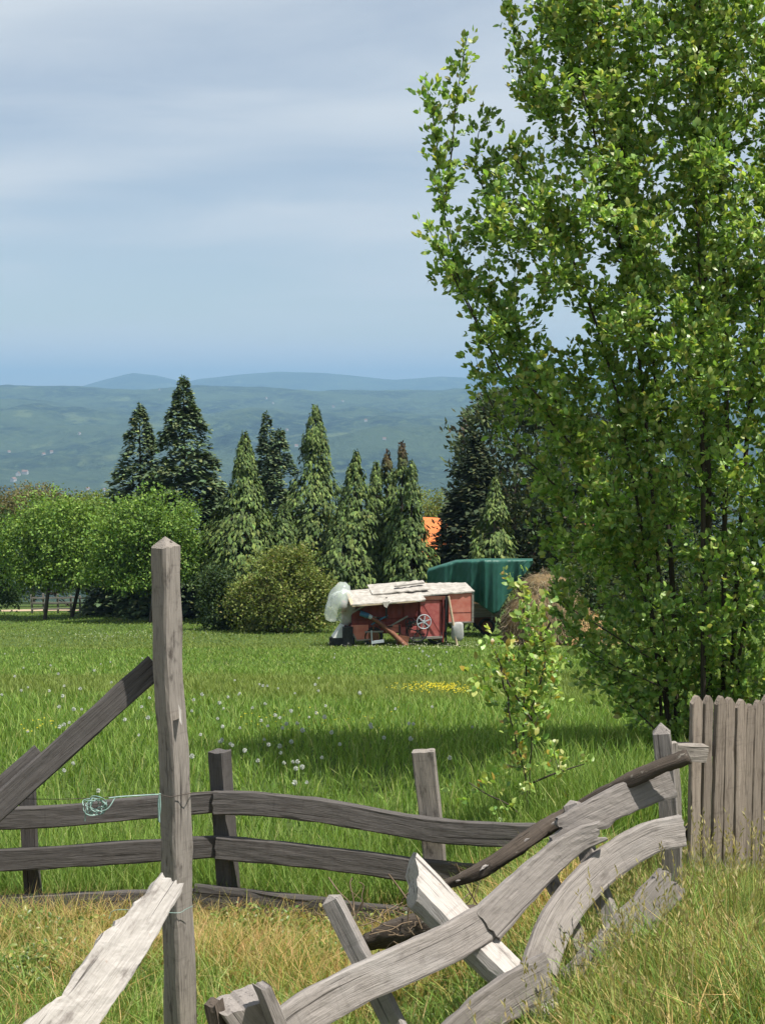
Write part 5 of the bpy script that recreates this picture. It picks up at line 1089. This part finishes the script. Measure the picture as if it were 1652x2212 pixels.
# dry roots under the pale beam
pos = []; b = MB(); r = random.Random(91)
for k in range(60):
    a = P(r.uniform(740, 1060), r.uniform(1960, 2060), r.uniform(5.9, 6.4)); q = [a]
    dv_ = Vector((r.uniform(-.05, .05), r.uniform(-.03, .03), r.uniform(-.02, .06)))
    for j in range(4): q.append(q[-1] + dv_ + Vector((r.uniform(-.02, .02), r.uniform(-.02, .02), r.uniform(-.03, .01))))
    b.tube(catmull(q, 9), r.uniform(.0015, .004), 4, False)
tag(b.build('dry_roots', plain('dry_root', (.10, .07, .045), (.19, .14, .09), 20, .9, .002)), 'tangle of dry brown roots under the pale leaning beam', 'roots', None, 'stuff')
rt = grain_tube('rotten_log', W_BARK, None, pts([(790, 2035, 6.35), (860, 2010, 6.30), (950, 1990, 6.25), (1060, 1985, 6.2)]), [(0, .04), (.3, .06), (.7, .07), (1, .05)], n=14, rough=.12, seg=26, seed=9); tag(rt, 'dark rotten log lying in the weeds behind the pale leaning beam', 'log')

# ------------------------------------------------------------------ flowers
def dandelion_mesh():
    r = np.random.default_rng(4); V = [(-.0025, 0, 0), (.0025, 0, 0), (.002, 0, .24), (-.002, 0, .24), (0, -.0025, 0), (0, .0025, 0), (0, .002, .24), (0, -.002, .24)]; F_ = [(0, 1, 2, 3), (4, 5, 6, 7)]; C = [(.12, .16, .05)] * 8
    for k in range(90):
        d_ = unit(r.normal(size=3)); s = unit(np.cross(d_, r.normal(size=3))); c = np.array([0, 0, .25]); o = len(V)
        V += [tuple(c + d_ * .006), tuple(c + d_ * .026 - s * .006), tuple(c + d_ * .031), tuple(c + d_ * .026 + s * .006)]; F_.append((o, o + 1, o + 2, o + 3)); C += [(.62, .64, .58)] * 4
    return mesh_np('dandelion', V, None, F_, np.array(C))
DM = dandelion_mesh(); DM.materials.append(L_PETAL); nd = 0; r = random.Random(17)
def ray_ground(px, py):
    pr = P(px, py, 1.0); yy = np.geomspace(8.0, 100, 1500); k = np.argmax(GZ(pr.x * yy, yy) > pr.z * yy); return pr.x * yy[k], yy[k]
while nd < 150:
    if nd < 105: px, py = r.gauss(540, 210), r.gauss(1590, 80)
    elif nd < 125: px, py = r.uniform(820, 1250), r.gauss(1420, 22)
    else: px, py = r.uniform(0, 330), r.gauss(1480, 90)
    if not (0 < px < 1330 and 1375 < py < 1760): continue
    x, y = ray_ground(px, py)
    if y > 60 or y < 9: continue
    o = link('dandelion', DM); sc_ = r.uniform(.5, .82) * (1 + max(0, y - 15) * .012); o.location = (x, y, G(x, y) + .02); o.scale = (sc_,) * 3; o.rotation_euler = (r.gauss(0, .12), r.gauss(0, .12), r.uniform(0, 6.28))
    tag(o, 'white dandelion seed head standing in the meadow grass', 'dandelion', 'white dandelion clocks dotted over the meadow'); nd += 1
def flowers(name, label, px, py, rx, ry, n, size, cols):
    x, y = ray_ground(px, py); pos = np.stack([x + RNG.normal(0, rx, n), y + RNG.normal(0, ry, n), np.zeros(n)], 1); pos[:, 2] = GZ(pos[:, 0], pos[:, 1]) + RNG.uniform(.16, .28, n)
    parts = []
    for k in range(4):
        a = k * 1.57; parts.append((leaf4(pos, np.array([math.cos(a), math.sin(a), .35]) + RNG.normal(0, .2, (n, 3)), np.tile([0, 0, 1.0], (n, 1)), np.full(n, size), np.full(n, size * .7)), palette(n, cols, [1] * len(cols), .08)))
    o = leaf_object(name, L_PETAL, None, parts); tag(o, label, 'flowers', None, 'stuff')
YEL = [(.62, .50, .03), (.70, .58, .04)]
flowers('yellow_flowers', 'patch of small yellow flowers in the middle of the meadow', 948, 1515, .30, .50, 300, .018, YEL)
flowers('yellow_flowers', 'few yellow flowers near the corner post', 655, 1598, .6, .5, 60, .014, YEL)
flowers('yellow_flowers', 'small yellow flowers above the brace at the left edge', 90, 1612, .10, .2, 18, .014, YEL)
flowers('white_flowers', 'drift of tiny white flowers in front of the red machine', 960, 1405, 2.6, 2.0, 260, .03, [(.75, .75, .65), (.8, .78, .5)])
flowers('white_flowers', 'drift of tiny white flowers below the dark rail fence', 240, 1382, 3.0, 2.0, 200, .03, [(.75, .75, .65), (.8, .8, .7)])
